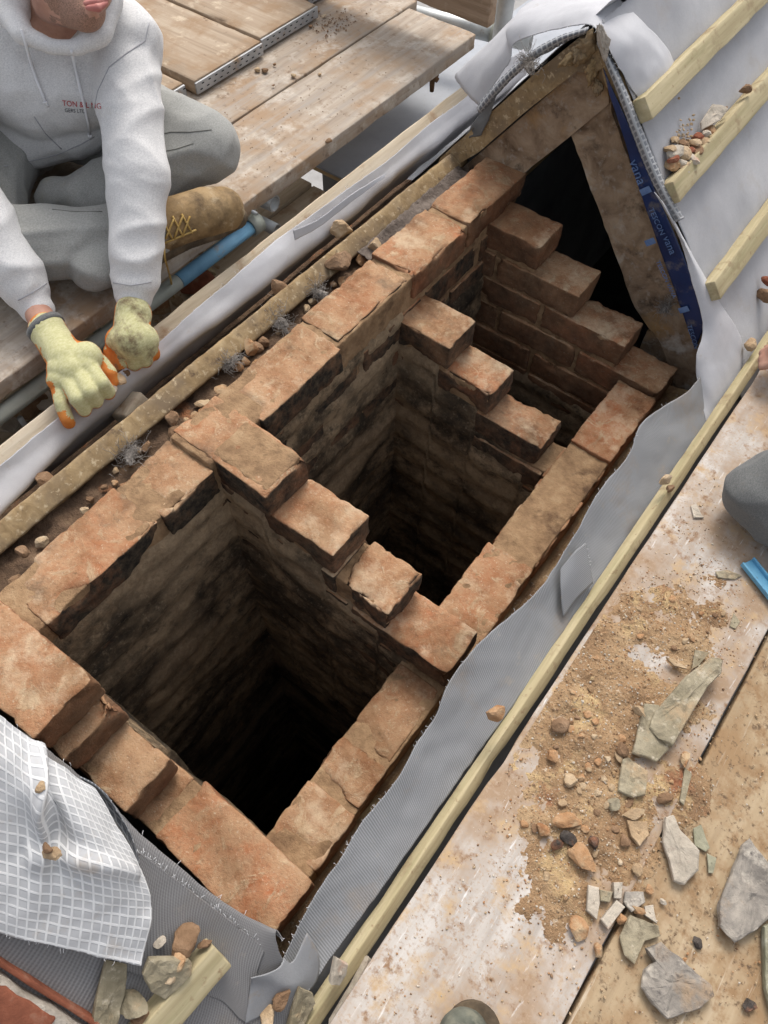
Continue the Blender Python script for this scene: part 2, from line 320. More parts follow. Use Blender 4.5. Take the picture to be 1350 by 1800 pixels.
def cr(P,t):
    n=len(P)-1; t=max(0,min(n-1e-6,t*n)); i=int(t); u=t-i
    p0,p1,p2,p3=P[max(i-1,0)],P[i],P[i+1],P[min(i+2,n)]
    return .5*((2*p1)+(p2-p0)*u+(2*p0-5*p1+4*p2-p3)*u*u+(3*p1-p0-3*p2+p3)*u**3)
def sheet(name,rows,nu,nv,mat,parent=None,thick=.0015,amp=.0,fq=12,seed=0,edge=.0,frayed=0,fray_mat='cord',wfn=None):
    """cloth-like sheet through rows of points; u runs along a row, v across the rows"""
    rows=[[Vector(p) for p in r] for r in rows]; so=Vector((seed*3.7,seed,-seed*2.1)); G=[]
    for j in range(nv+1):
        line=[]
        for i in range(nu+1):
            p=cr([cr(r,i/nu) for r in rows],j/nv); line.append(p)
        G.append(line)
    vs=[];uv=[]
    for j in range(nv+1):
        for i in range(nu+1):
            p=G[j][i]; tu=G[j][min(i+1,nu)]-G[j][max(i-1,0)]; tv=G[min(j+1,nv)][i]-G[max(j-1,0)][i]
            n=tu.cross(tv); n=n.normalized() if n.length>1e-12 else Vector((0,0,1))
            q=p+n*(noise.noise(p*fq+so)*amp+noise.noise(p*fq*2.7+so)*amp*.4)
            if edge and (j==0 or j==nv or i==0 or i==nu):
                q=q+(tv.normalized() if j in(0,nv) else tu.normalized())*(noise.noise(p*60+so)*edge+noise.noise(p*190+so)*edge*.7)
            if wfn: q=wfn(q,i/nu,j/nv,n)
            vs.append(q)
    for j in range(nv+1):
        for i in range(nu+1):
            a=sum((G[nv//2][k+1]-G[nv//2][k]).length for k in range(i)) if j==0 else uv[i][0]
            if j==0: uv.append((a,0.))
            else: uv.append((a,uv[(j-1)*(nu+1)+i][1]+(G[j][nu//2]-G[j-1][nu//2]).length))
    fs=[[j*(nu+1)+i,j*(nu+1)+i+1,(j+1)*(nu+1)+i+1,(j+1)*(nu+1)+i] for j in range(nv) for i in range(nu)]
    # thickness: second skin
    me=bpy.data.meshes.new(name); me.from_pydata([tuple(v) for v in vs],[],fs); me.update()
    nr=[v.normal.copy() for v in me.vertices]; bpy.data.meshes.remove(me)
    n0=len(vs); vs2=vs+[vs[k]-nr[k]*thick for k in range(n0)]
    fs2=fs+[[q+n0 for q in f[::-1]] for f in fs]
    def rim(a,bq): fs2.append([bq,a,a+n0,bq+n0])
    W=nu+1
    for i in range(nu): rim(i,i+1); rim(nv*W+i+1,nv*W+i)
    for j in range(nv): rim((j+1)*W,j*W); rim(j*W+nu,(j+1)*W+nu)
    o=mk(name,vs2,fs2,mat,parent,uvs=uv+uv)
    if frayed:
        rg=random.Random(seed); fv=[];ff=[]
        ring=[(i,(0,-1)) for i in range(W)] if frayed<0 else [(nv*W+i,(0,1)) for i in range(W)]
        for _ in range(abs(frayed)):
            k=rg.randrange(len(ring)-1); base=vs[ring[k][0]].lerp(vs[ring[k+1][0]],rg.random()); inn=vs[ring[k][0]+(W if frayed<0 else -W)]
            d=(vs[ring[k][0]]-inn).normalized()*rg.uniform(.001,.006)+Vector((rg.uniform(-1,1),rg.uniform(-1,1),rg.uniform(-.6,1)))*.003
            tube_into(fv,ff,[base,base+d*.6,base+d+Vector((rg.uniform(-1,1),rg.uniform(-1,1),rg.uniform(-1,1)))*.0015],.00035,3)
        f=mk('frayed_threads',fv,ff,fray_mat,o); tag(f,kind='stuff')
    return o
def tube_into(vs,fs,pts,rad,n=8,caps=True):
    pts=[Vector(p) for p in pts]; b0=len(vs); m=len(pts); ref=Vector((0,0,1)) if abs((pts[-1]-pts[0]).normalized().z)<.9 else Vector((1,0,0))
    for i,p in enumerate(pts):
        t=(pts[min(i+1,m-1)]-pts[max(i-1,0)]).normalized(); a=t.cross(ref).normalized(); bq=t.cross(a); r=rad[i] if hasattr(rad,'__len__') else rad
        for k in range(n): th=2*math.pi*k/n; vs.append(p+a*math.cos(th)*r+bq*math.sin(th)*r)
    for i in range(m-1):
        for k in range(n): fs.append([b0+i*n+k,b0+i*n+(k+1)%n,b0+(i+1)*n+(k+1)%n,b0+(i+1)*n+k])
    if caps: fs.append([b0+k for k in range(n)][::-1]); fs.append([b0+(m-1)*n+k for k in range(n)])
def tube(name,pts,rad,mat,parent=None,n=12): vs=[];fs=[]; tube_into(vs,fs,pts,rad,n); return mk(name,vs,fs,mat,parent)
def pipe(name,a,b_,rad,wall,mat,parent=None,n=24):
    """hollow scaffold tube"""
    a=Vector(a);b_=Vector(b_);t=(b_-a).normalized(); ref=Vector((0,0,1)) if abs(t.z)<.9 else Vector((1,0,0)); u=t.cross(ref).normalized(); v=t.cross(u); vs=[];fs=[]
    for p,r in((a,rad),(b_,rad),(b_,rad-wall),(a,rad-wall)):
        for k in range(n): th=2*math.pi*k/n; vs.append(p+u*math.cos(th)*r+v*math.sin(th)*r)
    for i in range(4):
        for k in range(n): fs.append([i*n+k,i*n+(k+1)%n,((i+1)%4)*n+(k+1)%n,((i+1)%4)*n+k])
    o=mk(name,vs,fs,mat,parent)
    o.data.polygons.foreach_set('use_smooth',[i//n in(0,2) for i in range(len(fs))]); return o
def slab(name,outline,thick,mat,seed=0,parent=None,amp=.002,loc=None,taper=.9,flip=False):
    """flat broken stone from a plan outline (closed), origin at its centre"""
    P=[Vector((x,y)) for x,y in outline]; c=sum(P,Vector((0,0)))/len(P); ring=[]; so=Vector((seed*2.3,seed*1.1,seed*.7))
    for i,p in enumerate(P):
        q=P[(i+1)%len(P)]; n=max(2,int((q-p).length/.006))
        for k in range(n): ring.append(p.lerp(q,k/n)-c)
    vs=[];fs=[];n=len(ring); LV=[(0,0,.0),(.2,.5,.0),(.4,.5,.0),(.6,.5,.0),(.78,.5,.0),(.90,.5,.0),(.97,.46,-.0),(1,.36,0),(1.01,0,0),(taper,-.5,0),(.5,-.5,0)]
    for sc,zz,_ in LV[1:]:
        for k,p in enumerate(ring):
            j=1+noise.noise(Vector((p.x*70,p.y*70,zz*3))+so)*.05*(1 if sc>.9 else 0)
            q=Vector((p.x*sc*j,p.y*sc*j,0)); lay=math.floor(noise.noise(Vector((q.x,q.y,0))*22+so)*4)/4; q.z=zz*thick+(lay*thick*.28+noise.noise(Vector((q.x,q.y,0))*40+so)*amp+noise.noise(Vector((q.x,q.y,0))*120+so)*amp*.5)*(1 if zz>.3 else .2); vs.append(q)
    top=len(vs); vs.append(Vector((0,0,thick*.5))); bot=len(vs); vs.append(Vector((0,0,-thick*.5))); m=len(LV)-1
    for i in range(m-1):
        for k in range(n): fs.append([i*n+k,(i+1)*n+k,(i+1)*n+(k+1)%n,i*n+(k+1)%n])
    for k in range(n): fs.append([top,k,(k+1)%n]); fs.append([bot,(m-1)*n+(k+1)%n,(m-1)*n+k])
    o=mk(name,vs,fs,mat,parent,smooth=False); 
    if loc: o.location=loc
    return o
def gravel(name,pts,mat,seed,parent=None,flat=.7):
    """many tiny stones joined into one object: pts are (x,y,z,size)"""
    rg=random.Random(seed); vs=[];fs=[]; base=[rock_data(1,1,flat,seed*13+k,8,1,.05) for k in range(6)]
    for x,y,z,s in pts:
        bv,bf=rg.choice(base); b0=len(vs); e=Euler((rg.uniform(-.5,.5),rg.uniform(-.5,.5),rg.uniform(0,6.3))).to_matrix(); k=rg.uniform(.6,1.3)
        for v in bv: q=e@Vector((v.x*s*k,v.y*s,v.z*s)); vs.append((x+q.x,y+q.y,z+q.z))
        for f in bf: fs.append([i+b0 for i in f])
    return mk(name,vs,fs,mat,parent,smooth=False)
def blob(name,caps,voxel,mat,parent=None,smooth=6,disp=None):
    """one continuous skin grown over tapered capsules (p0,r0,p1,r1) and ellipsoids (c,(rx,ry,rz),rotation)"""
    bm=bmesh.new()
    for cp in caps:
        if len(cp)==4:
            p0,r0,p1,r1=cp; p0=Vector(p0);p1=Vector(p1); d=p1-p0; L=max(d.length,1e-5)
            for p,r in((p0,r0),(p1,r1)): bmesh.ops.create_uvsphere(bm,u_segments=20,v_segments=12,radius=r,matrix=Matrix.Translation(p))
            q=d.to_track_quat('Z','Y').to_matrix().to_4x4()
            bmesh.ops.create_cone(bm,cap_ends=True,segments=20,radius1=r0*.995,radius2=r1*.995,depth=L,matrix=Matrix.Translation((p0+p1)/2)@q)
        else:
            c_,rr,ro=cp; mt=Matrix.Translation(Vector(c_))@(ro.to_matrix().to_4x4() if hasattr(ro,'to_matrix') else Matrix.Identity(4) if ro is None else ro)@Matrix.Diagonal((*rr,1))
            bmesh.ops.create_uvsphere(bm,u_segments=24,v_segments=16,radius=1,matrix=mt)
    me=bpy.data.meshes.new(name); bm.to_mesh(me); bm.free(); o=bpy.data.objects.new(name,me); col.objects.link(o)
    rm=o.modifiers.new('r','REMESH'); rm.mode='VOXEL'; rm.voxel_size=voxel
    if smooth: sm=o.modifiers.new('s','SMOOTH'); sm.iterations=smooth; sm.factor=.5
    dg=bpy.context.evaluated_depsgraph_get(); m2=bpy.data.meshes.new_from_object(o.evaluated_get(dg)); bpy.data.objects.remove(o); bpy.data.meshes.remove(me)
    if disp:
        nr=[v.normal.copy() for v in m2.vertices]
        for v,n in zip(m2.vertices,nr): v.co=v.co+n*disp(v.co,n)
        bm=bmesh.new(); bm.from_mesh(m2)
        for _ in range(2): bmesh.ops.smooth_vert(bm,verts=bm.verts,factor=.5,use_axis_x=True,use_axis_y=True,use_axis_z=True)
        bm.to_mesh(m2); bm.free()
    m2.polygons.foreach_set('use_smooth',[True]*len(m2.polygons)); m2.materials.clear(); m2.update(); m2.name=name
    return link(name,m2,mat,parent)
def lettering(name,body,size,mat,parent,mtx,extrude=.0004,fn=None):
    cu=bpy.data.curves.new(name,'FONT'); cu.body=body; cu.size=size; cu.extrude=extrude; cu.resolution_u=3
    o=bpy.data.objects.new(name,cu); col.objects.link(o); dg=bpy.context.evaluated_depsgraph_get(); me=bpy.data.meshes.new_from_object(o.evaluated_get(dg)); bpy.data.objects.remove(o)
    for v in me.vertices:
        v.co=mtx@v.co
        if fn: v.co=fn(v.co)
    me.materials.clear(); return link(name,me,mat,parent)
zR=lambda x:.48-1.15*x      # outer face of the roof slope on the right
zL=lambda x:.255+1.3*x      # outer face of the roof slope on the left

def wool(name,p,s,seed,parent=None):
    o=rock(name,p,(s[0]*.7,s[1]*.7,s[2]*.6),'wool',seed,rough=.35,sub=3,smooth=True); rg=random.Random(seed); vs=[];fs=[]
    for _ in range(150):
        a=Vector((rg.gauss(0,.5)*s[0],rg.gauss(0,.5)*s[1],abs(rg.gauss(0,.5))*s[2])); P=[a]
        d=Vector((rg.uniform(-1,1),rg.uniform(-1,1),rg.uniform(-.4,.8)))*.006
        for k in range(5): d=d*.8+Vector((rg.uniform(-1,1),rg.uniform(-1,1),rg.uniform(-1,1)))*.003; P.append(P[-1]+d)
        tube_into(vs,fs,P,.0004,3)
    tag(mk('strands',vs,fs,'wool',o),kind='stuff'); return o
# ================================================================== the setting
gv=[(-60,-60,-6.5),(60,-60,-6.5),(60,60,-6.5),(-60,60,-6.5)]
tag(mk('ground',gv,[[0,1,2,3]],'ground',smooth=False),kind='structure')
def prism(name,prof,y0,y1,mat,parent=None):
    n=len(prof); vs=[(x,y0,z) for x,z in prof]+[(x,y1,z) for x,z in prof]
    fs=[list(range(n)),list(range(n,2*n))[::-1]]+[[i,i+n,(i+1)%n+n,(i+1)%n] for i in range(n)]
    return mk(name,vs,fs,mat,parent,smooth=False)
def slope(x0,x1,y0,y1,fn,t=.05,off=-.012):
    o=prism('roof_slope',[(x0,fn(x0)+off),(x1,fn(x1)+off),(x1,fn(x1)+off-t),(x0,fn(x0)+off-t)],y0,y1,'box_dark'); tag(o,kind='structure')
slope(.13,1.7,1.425,5.2,zR); slope(.13,1.7,-1.8,-.175,zR); slope(.605,1.7,-.174,1.424,zR,off=-.02)
slope(-.62,.08,1.425,5.2,zL,off=-.055); slope(-.62,.08,-1.8,-.175,zL,off=-.055); slope(-.62,-.30,-.174,1.424,zL,off=-.06)
for a in((-.70,-.62,-1.8,5.2),(1.62,1.70,-1.8,5.2)):
    tag(prism('house_wall',[(a[0],-6.5),(a[1],-6.5),(a[1],-.72 if a[0]<0 else -1.62),(a[0],-.72 if a[0]<0 else -1.62)],a[2],a[3],'box_dark'),kind='structure')
for y in(-1.85,5.2):
    tag(prism('gable_wall',[(-.69,-6.5),(1.69,-6.5),(1.69,-1.60),(.11,.28),(-.60,-.64),(-.69,-.75)],y,y+.05,'box_dark'),kind='structure')
for x0,x1,y0,y1 in((-.62,-.115,-1.78,5.19),(.52,1.62,-1.78,5.19),(-.114,.519,-1.78,-.14),(-.114,.519,1.42,5.19)):
    tag(prism('attic_floor',[(x0,-1.7),(x1,-1.7),(x1,-1.65),(x0,-1.65)],y0,y1,'box_dark'),kind='structure')
# ================================================================== the chimney
CH=thing('chimney_stack','old brick chimney cut down to three sooty open flues with stepped dividing walls','chimney',(0,0,0))
CO=.0767; BH=.067; sd_=[0]
def brick(x0,x1,y0,y1,zt,soot=.6,chip=.035,h=BH,amp=.0018,rz=0,tilt=0,r=.0045,red=None):
    sd_[0]+=1; s=sd_[0]
    o=rbox('brick',(x0,y0,zt-h),(x1,y1,zt),'brick',CH,r=r,cell=.0085,amp=amp,chip=chip,seed=s,f1=22)
    o.color=(soot,random.choice((.15,.35,.6,.9)) if red is None else red,soot,1); o.rotation_euler=(random.uniform(-.012,.012)+tilt,random.uniform(-.012,.012),rz+random.uniform(-.012,.012)); return o
# left wall, top course
brick(-.112,0.000,-.006,.230,-.012,1,red=1); brick(-.112,.002,.239,.360,-.014,1)
brick(-.110,.117,.369,.476,0,.9,rz=-.02)                       # head of the first dividing wall
brick(-.106,.006,.487,.716,0,1); brick(-.110,-.010,.724,.950,.002,1)
brick(-.112,.002,.960,1.160,.006,.55,chip=.05); brick(-.110,.002,1.172,1.412,.005,.45)
for k in(1,2,3):                                               # courses under it
    off=(0,.11,0,.11)[k]; y=-.012-off
    while y<1.37:
        a,b_=max(y,-.012),min(y+.218,1.412)
        if b_-a>.05: brick(-.108,-.001+random.uniform(-.003,.003),a,b_-.01,-CO*k-.005,.9,chip=.02)
        y+=.228
# front wall
brick(-.112,.128,-.132,-.020,.002,.35,chip=.06,rz=.01); brick(-.06,.150,-.130,-.022,-.076,.5,chip=.05)
brick(.03,.248,-.128,-.030,-.150,.4,chip=.03); brick(.286,.527,-.133,-.022,-.226,.25,chip=.03,rz=-.03)
brick(.06,.272,-.126,-.026,-.2275,.5); brick(.27,.515,-.128,-.024,-.303,.4)
# right wall, top course
brick(.409,.515,-.012,.098,-.300,.3); brick(.408,.512,.108,.193,-.297,.35,chip=.05); brick(.411,.506,.203,.366,-.300,.35,chip=.04)
brick(.403,.515,.489,.694,-.300,.3,chip=.05); brick(.408,.516,.704,.905,-.306,.4,chip=.06,red=1); brick(.406,.514,.912,1.018,-.308,.4,chip=.06)
brick(.412,.516,1.026,1.258,-.292,.15,chip=.03,red=.9)
for k in(1,2):
    y=-.12
    while y<1.36: brick(.409,.513,y,y+.218,-.302-CO*k,.5,chip=.03); y+=.228
# dividing walls: (front y, back y, first top, ends of the courses)
WITH=[(.371,.476,.0095,[.117,.252,.374,.508]),(.919,1.021,-.0103,[.0,.129,.243,.382]),(1.268,1.373,.0262,[0,.137,.256,.396])]
for wi,(yf,yb,d0,ends) in enumerate(WITH):
    for k in range(1,12):
        zt=d0-CO*k if wi!=0 else (.0095-CO*k)
        xe=ends[k] if k<len(ends) else (.515 if (wi==2 and k==4) else .402)
        soot=1.0 if wi<2 else .6
        x1=xe; first=True
        if k>6:
            break
        while x1>.012:
            L=.218 if not(first and wi==0 and k==2) else .112
            x0=max(x1-L,-.02)
            if x1-x0>.03: brick(x0,x1,yf+random.uniform(-.003,.003),yb+random.uniform(-.003,.003),zt+random.uniform(-.002,.002),soot*(.85 if first else 1),chip=.075 if(first and wi==0 and k==2) else .035,amp=.003)
            x1=x0-.010; first=False
# mortar between the bricks
def mortar(x0,x1,y0,y1,z0,z1,s): rbox('mortar_bed',(x0,y0,z0),(x1,y1,z1),'mortar',CH,r=.004,cell=.012,amp=.003,seed=s,f1=45)
mortar(-.106,-.006,-.126,.37,-.40,-.0155,1); mortar(-.106,-.006,.36,1.40,-.40,-.0025,2)
mortar(-.10,.118,-.126,-.028,-.40,-.003,3); mortar(.10,.24,-.122,-.036,-.40,-.154,4); mortar(.20,.512,-.126,-.028,-.46,-.229,5)
mortar(.412,.511,-.12,1.37,-.62,-.3025,6)
for wi,(yf,yb,d0,ends) in enumerate(WITH):
    for k in range(0 if wi==0 else 1,4):
        mortar(-.02,ends[k]-.008,yf+.007,yb-.007,-.8,d0-CO*k-.008,10+wi*4+k)
    mortar(-.02,.42,yf+.007,yb-.007,-5.5,-.31,30+wi)
# sooty parging on the inside of the flues
def lining(name,walls,seed):
    vs=[];fs=[]
    for wq,(p,q,nrm,top) in enumerate(walls):
        L=math.hypot(q[0]-p[0],q[1]-p[1]); nu=int(L/.0085)
        zs=[];
        for j in range(0,96): zs.append(-.0085*j)
        while zs[-1]>-5.6: zs.append(zs[-1]-max(.02,.16*(-zs[-1]-.7)))
        b0=len(vs); W=nu+1
        for j,dz in enumerate(zs):
            for i in range(W):
                t=i/nu; x=p[0]+(q[0]-p[0])*t; y=p[1]+(q[1]-p[1])*t; z=top(t*L)+dz
                v=Vector((x,y,z)); so=Vector((seed*4.1,wq*2.7,0)); sv=Vector((x*1.0,y*1.0,z*1.6))
                d=.005+noise.noise(sv*7+so)*.007+noise.noise(sv*24+so)*.0035+noise.noise(sv*70+so)*.002
                d+=.0030*math.sin(2*math.pi*(z+.02)/CO+noise.noise(v*4)*1.6)
                d+=0
                e=min(1,-dz/.045); d=d*e-.010*(1-e)
                vs.append((x+nrm[0]*d,y+nrm[1]*d,z))
        for j in range(len(zs)-1):
            for i in range(nu): fs.append([b0+j*W+i,b0+j*W+i+1,b0+(j+1)*W+i+1,b0+(j+1)*W+i])
    return mk(name,vs,fs,'soot_lining',CH)
def stepper(wi):
    yf,yb,d0,ends=WITH[wi]
    def f(s):
        for k in range(0 if wi==0 else 1,4):
            if s<=ends[k]-.012: return d0-CO*k-.056
        return -.385
    return f
cst=lambda z:(lambda s:z)
lining('soot_lining',[((0,-.03),(0,.385),(1,0),cst(-.058)),((-.01,.371),(.42,.371),(0,-1),stepper(0)),((.41,.385),(.41,-.03),(-1,0),cst(-.36)),((.42,-.022),(-.01,-.022),(0,1),lambda s:-.29 if s<.2 else -.15)],1)
lining('soot_lining',[((-.004,.46),(-.004,.93),(1,0),cst(-.054)),((-.01,.919),(.42,.919),(0,-1),stepper(1)),((.406,.93),(.406,.46),(-1,0),cst(-.36)),((.42,.476),(-.01,.476),(0,1),cst(-.36))],2)
lining('soot_lining',[((0,1.01),(0,1.28),(1,0),cst(-.16)),((-.01,1.268),(.42,1.268),(0,-1),cst(-.43)),((.411,1.28),(.411,1.01),(-1,0),cst(-.36)),((.42,1.021),(-.01,1.021),(0,1),cst(-.36))],3)
mk('flue_black_cap',[(-.2,-.2,-5.4),(.6,-.2,-5.4),(.6,1.5,-5.4),(-.2,1.5,-5.4)],[[0,1,2,3]],'black',CH)  # added black sheet closing the flues, its colour standing in for unlit depth
prism('chimney_core',[(-.1,-5.5),(-.015,-5.5),(-.015,-.38),(-.1,-.38)],-.12,1.39,'soot_lining',CH)
prism('chimney_core',[(.425,-5.5),(.505,-5.5),(.505,-.55),(.425,-.55)],-.12,1.37,'soot_lining',CH)
prism('chimney_core',[(-.015,-5.5),(.425,-5.5),(.425,-.4),(-.015,-.4)],-.12,-.04,'soot_lining',CH)
# ================================================================== roof timbers at the far end of the opening
def board_xz(name,prof,y0,y1,mat,label,cat,amp=.002,seed=0,parent=None):
    """board given by its outline in the plane of the cut, extruded along the ridge"""
    P=[Vector((x,z)) for x,z in prof]; ring=[]; vs=[];fs=[]
    for i,p in enumerate(P):
        q=P[(i+1)%len(P)]; n=max(1,int((q-p).length/.012))
        for k in range(n): ring.append(p.lerp(q,k/n))
    n=len(ring); c_=sum(ring,Vector((0,0)))/n; ys=[y0,y0+.003,y0+.02,y1]
    for sc,y in((.97,y0),(1,y0+.003),(1,y0+.02),(1,y1)):
        for p in ring:
            q=c_+(p-c_)*sc if sc<1 and False else p
            j=noise.noise(Vector((p.x*40,y*20,p.y*40+seed)))*amp; vs.append((q.x+j,y+(noise.noise(Vector((p.x*30,seed,p.y*30)))*amp if y<y0+.01 else 0),q.y+j))
    for i in range(3):
        for k in range(n): fs.append([i*n+k,(i+1)*n+k,(i+1)*n+(k+1)%n,i*n+(k+1)%n])
    fs.append(list(range(n))); fs.append([3*n+k for k in range(n)][::-1])
    o=mk(name,vs,fs,mat,parent,smooth=False)
    if label: tag(o,label,cat)
    return o
board_xz('rafter',[(-.30,-.22),(-.15,-.21),(.010,.022),(.086,.126),(.152,.222),(.120,.292),(.073,.268),(-.113,.021)],1.404,1.46,'old_timber','weathered rafter rising left of the dark attic opening','rafter',seed=3)
board_xz('rafter',[(.084,.128),(.152,.222),(.158,.205),(.30,.035),(.475,-.165),(.62,-.345),(.56,-.42),(.445,-.275),(.352,-.212),(.21,-.03)],1.412,1.465,'old_timber','stained rafter sloping down right of the dark attic opening','rafter',seed=8)
board_xz('rafter',[(.40,-.27),(.50,-.20),(.60,-.33),(.60,-.62),(.40,-.62)],1.425,1.47,'old_timber','dusty timber trimmer behind the far right corner of the brickwork','timber',seed=5)
# wood fibre board: cut edge along the left rafter, along the opening, and the thin strip down the right
board_xz('fibreboard',[(-.24,-.105),(-.225,-.04),(-.103,.119),(-.008,.241),(.052,.312),(.104,.330),(.128,.292),(.112,.275),(.07,.262),(-.02,.15),(-.118,.020)],1.388,1.45,'fibreboard','torn yellow fibreboard edge along the left rafter up to the ridge','fibreboard',amp=.006,seed=11)
board_xz('fibreboard',[(.118,.315),(.142,.318),(.30,.118),(.545,-.20),(.56,-.235),(.545,-.238),(.29,.085),(.128,.282)],1.384,1.44,'fibreboard','thin fibreboard strip beside the blue tape down the right rafter','fibreboard',amp=.004,seed=12)
vs,fs=rbox_data(.095,1.62,.043,r=.006,cell=.02,amp=.0022,chip=.006,seed=21,f1=75,cells=(.014,.014,.012))
fb=mk('fibreboard',vs,fs,'fibreboard'); rframe(fb,(-.212,.61,-.058),(.61,0,.793),(0.012,1,0)); tag(fb,'long cut fibreboard edge beside the left wall of the chimney','fibreboard')
for i,(y,a) in enumerate([(.05,.1),(.12,.06)]):
    pass
# wool and foam scraps at the apex
for i,(p,s,m) in enumerate([((0.0899,1.3800,0.3230),(.028,.012,.030),'fibreboard'),((0.0789,1.3750,0.3059),(.022,.012,.022),'fibreboard'),((0.1062,1.3850,0.2787),(.016,.01,.026),'fibreboard'),((0.1270,1.3900,0.2506),(.012,.01,.020),'fibreboard'),((0.0583,1.3750,0.2887),(.025,.012,.014),'fibreboard')]):
    tag(rock('foam_scrap',p,s,m,300+i,rough=.25,sub=4,smooth=True),'crumbled fibre scrap stuffed under the ridge apex','foam scrap','fibre scraps at the apex')
tag(rock('mortar_lump',(0.1241,1.3600,0.3463),(.012,.010,.034),'pale_mortar',311,rot=(0,-.5,0),rough=.2,sub=4),'pale mortar lump with a red chip at the very apex of the roof','mortar lump')
tag(wool('wool_tuft',(-0.0169,1.3600,0.2573),(.035,.014,.018),312),'grey wool tuft under the membrane left of the apex','wool tuft')
tag(wool('wool_tuft',(0.4183,1.4000,-0.1722),(.012,.01,.035),313),'ragged wool tuft on the lower end of the right rafter','wool tuft')
# ================================================================== membranes
ms=sheet('roof_membrane',[[(x,y,zR(x)+.001) for x in(.10,.3,.6,.9,1.3,1.69)] for y in(1.395,1.7,2.4,3.4,5.1)],70,90,'membrane_slope',amp=.008,fq=6,seed=3,edge=.003)
tag(ms,'pale grey breather membrane covering the right roof slope beyond the chimney','membrane')
ml=sheet('roof_membrane',[[(x,y,zL(x)+.004) for x in(.10,-.1,-.35,-.60)] for y in(1.41,2.2,3.6,5.1)],24,50,'membrane_slope',amp=.004,fq=7,seed=4)
tag(ml,'pale breather membrane on the left roof slope behind the ridge','membrane')
# loose white strip over the ridge
rd=sheet('ridge_membrane',[
 [(-0.1583,1.4300,0.0969),(-0.0956,1.4200,0.2133),(-0.0874,1.4200,0.2582),(0.0023,1.4050,0.3158),(0.0778,1.3850,0.3558),(0.1211,1.3642,0.3487),(0.1776,1.3864,0.2857),(0.2223,1.4180,0.2344)],
 [(-0.2203,1.4600,0.0951),(-0.1182,1.4400,0.2296),(-0.1247,1.4500,0.2613),(-0.0342,1.4400,0.3132),(0.0664,1.4200,0.3636),(0.1338,1.3972,0.3482),(0.1852,1.4268,0.2930),(0.2216,1.4497,0.2452)],
 [(-0.2717,1.5000,0.0980),(-0.1535,1.5000,0.2342),(-0.1298,1.5000,0.2750),(-0.0514,1.5000,0.3124),(0.0522,1.4700,0.3581),(0.1353,1.4492,0.3464),(0.1923,1.5062,0.2849),(0.2308,1.5383,0.2286)],
 [(-0.2629,1.5600,0.1028),(-0.1687,1.5600,0.2357),(-0.1333,1.5600,0.2752),(-0.0710,1.5600,0.3077),(0.0322,1.5400,0.3428),(0.1269,1.4963,0.3440),(0.1823,1.5604,0.2824),(0.2177,1.5770,0.2357)]],64,34,'membrane_white',amp=.0035,fq=14,seed=5,edge=.002,frayed=-60)
tag(rd,'loose white membrane strip draped over the ridge apex','membrane')
# gridded roll under it, right side and left side
def roll(name,path,rad,mat,label,seed):
    P=[Vector(p) for p in path]; rows=[]
    t=(P[-1]-P[0]).normalized(); a=t.cross(Vector((0,-1,0))).normalized(); b_=a.cross(t)
    for k in range(9):
        th=-.4+k/8*4.6; rows.append([p+a*math.cos(th)*rad+b_*math.sin(th)*rad for p in P])
    o=sheet(name,rows,50,16,mat,amp=.0015,fq=30,seed=seed); tag(o,label,'membrane'); return o
gr=sheet('gridded_membrane_strip',[[(0.1064,1.3840,0.3468),(0.1766,1.3840,0.2777),(0.2426,1.3840,0.2065),(0.3151,1.3840,0.1310),(0.3836,1.3840,0.0721)],[(0.1098,1.3680,0.3478),(0.1773,1.3660,0.2813),(0.2416,1.3660,0.2100),(0.3119,1.3660,0.1354),(0.3815,1.3680,0.0765)],[(0.1088,1.3720,0.3360),(0.1706,1.3720,0.2699),(0.2331,1.3720,0.1968),(0.3040,1.3720,0.1211),(0.3734,1.3720,0.0662)]],60,12,'membrane_grid_clear',amp=.001,fq=30,seed=1,edge=.0006)
tag(gr,'clear gridded membrane edge running down right of the apex beside blue tape','membrane')
gl=sheet('gridded_membrane_strip',[[(0.0817,1.3780,0.3555),(0.0277,1.3800,0.3224),(-0.0209,1.3800,0.2821),(-0.0673,1.3850,0.2296),(-0.1128,1.3850,0.1644),(-0.1387,1.3850,0.1200)],[(0.0845,1.3700,0.3524),(0.0338,1.3720,0.3211),(-0.0131,1.3720,0.2801),(-0.0587,1.3760,0.2281),(-0.1037,1.3760,0.1616),(-0.1294,1.3760,0.1171)],[(0.0798,1.3780,0.3410),(0.0349,1.3800,0.3090),(-0.0101,1.3800,0.2692),(-0.0550,1.3850,0.2164),(-0.1003,1.3850,0.1514),(-0.1264,1.3850,0.1089)]],60,10,'membrane_grid_clear',amp=.001,fq=30,seed=2,edge=.0006)
tag(gl,'clear gridded membrane edge running down left of the apex','membrane')
sh=sheet('black_liner',[[(0.0032,1.3840,0.2816),(-0.0409,1.3840,0.2387),(-0.0848,1.3840,0.1745),(-0.1006,1.3840,0.1122),(-0.1184,1.3840,0.0615)],[(0.0255,1.3950,0.2972),(-0.0412,1.3950,0.2410),(-0.1046,1.3950,0.1654),(-0.1382,1.3950,0.0934),(-0.1683,1.3950,0.0274)]],24,6,'box_dark',amp=.006,fq=30,seed=6,edge=.003)
tag(sh,'torn dark grey liner hanging over the fibreboard left of the apex','liner')
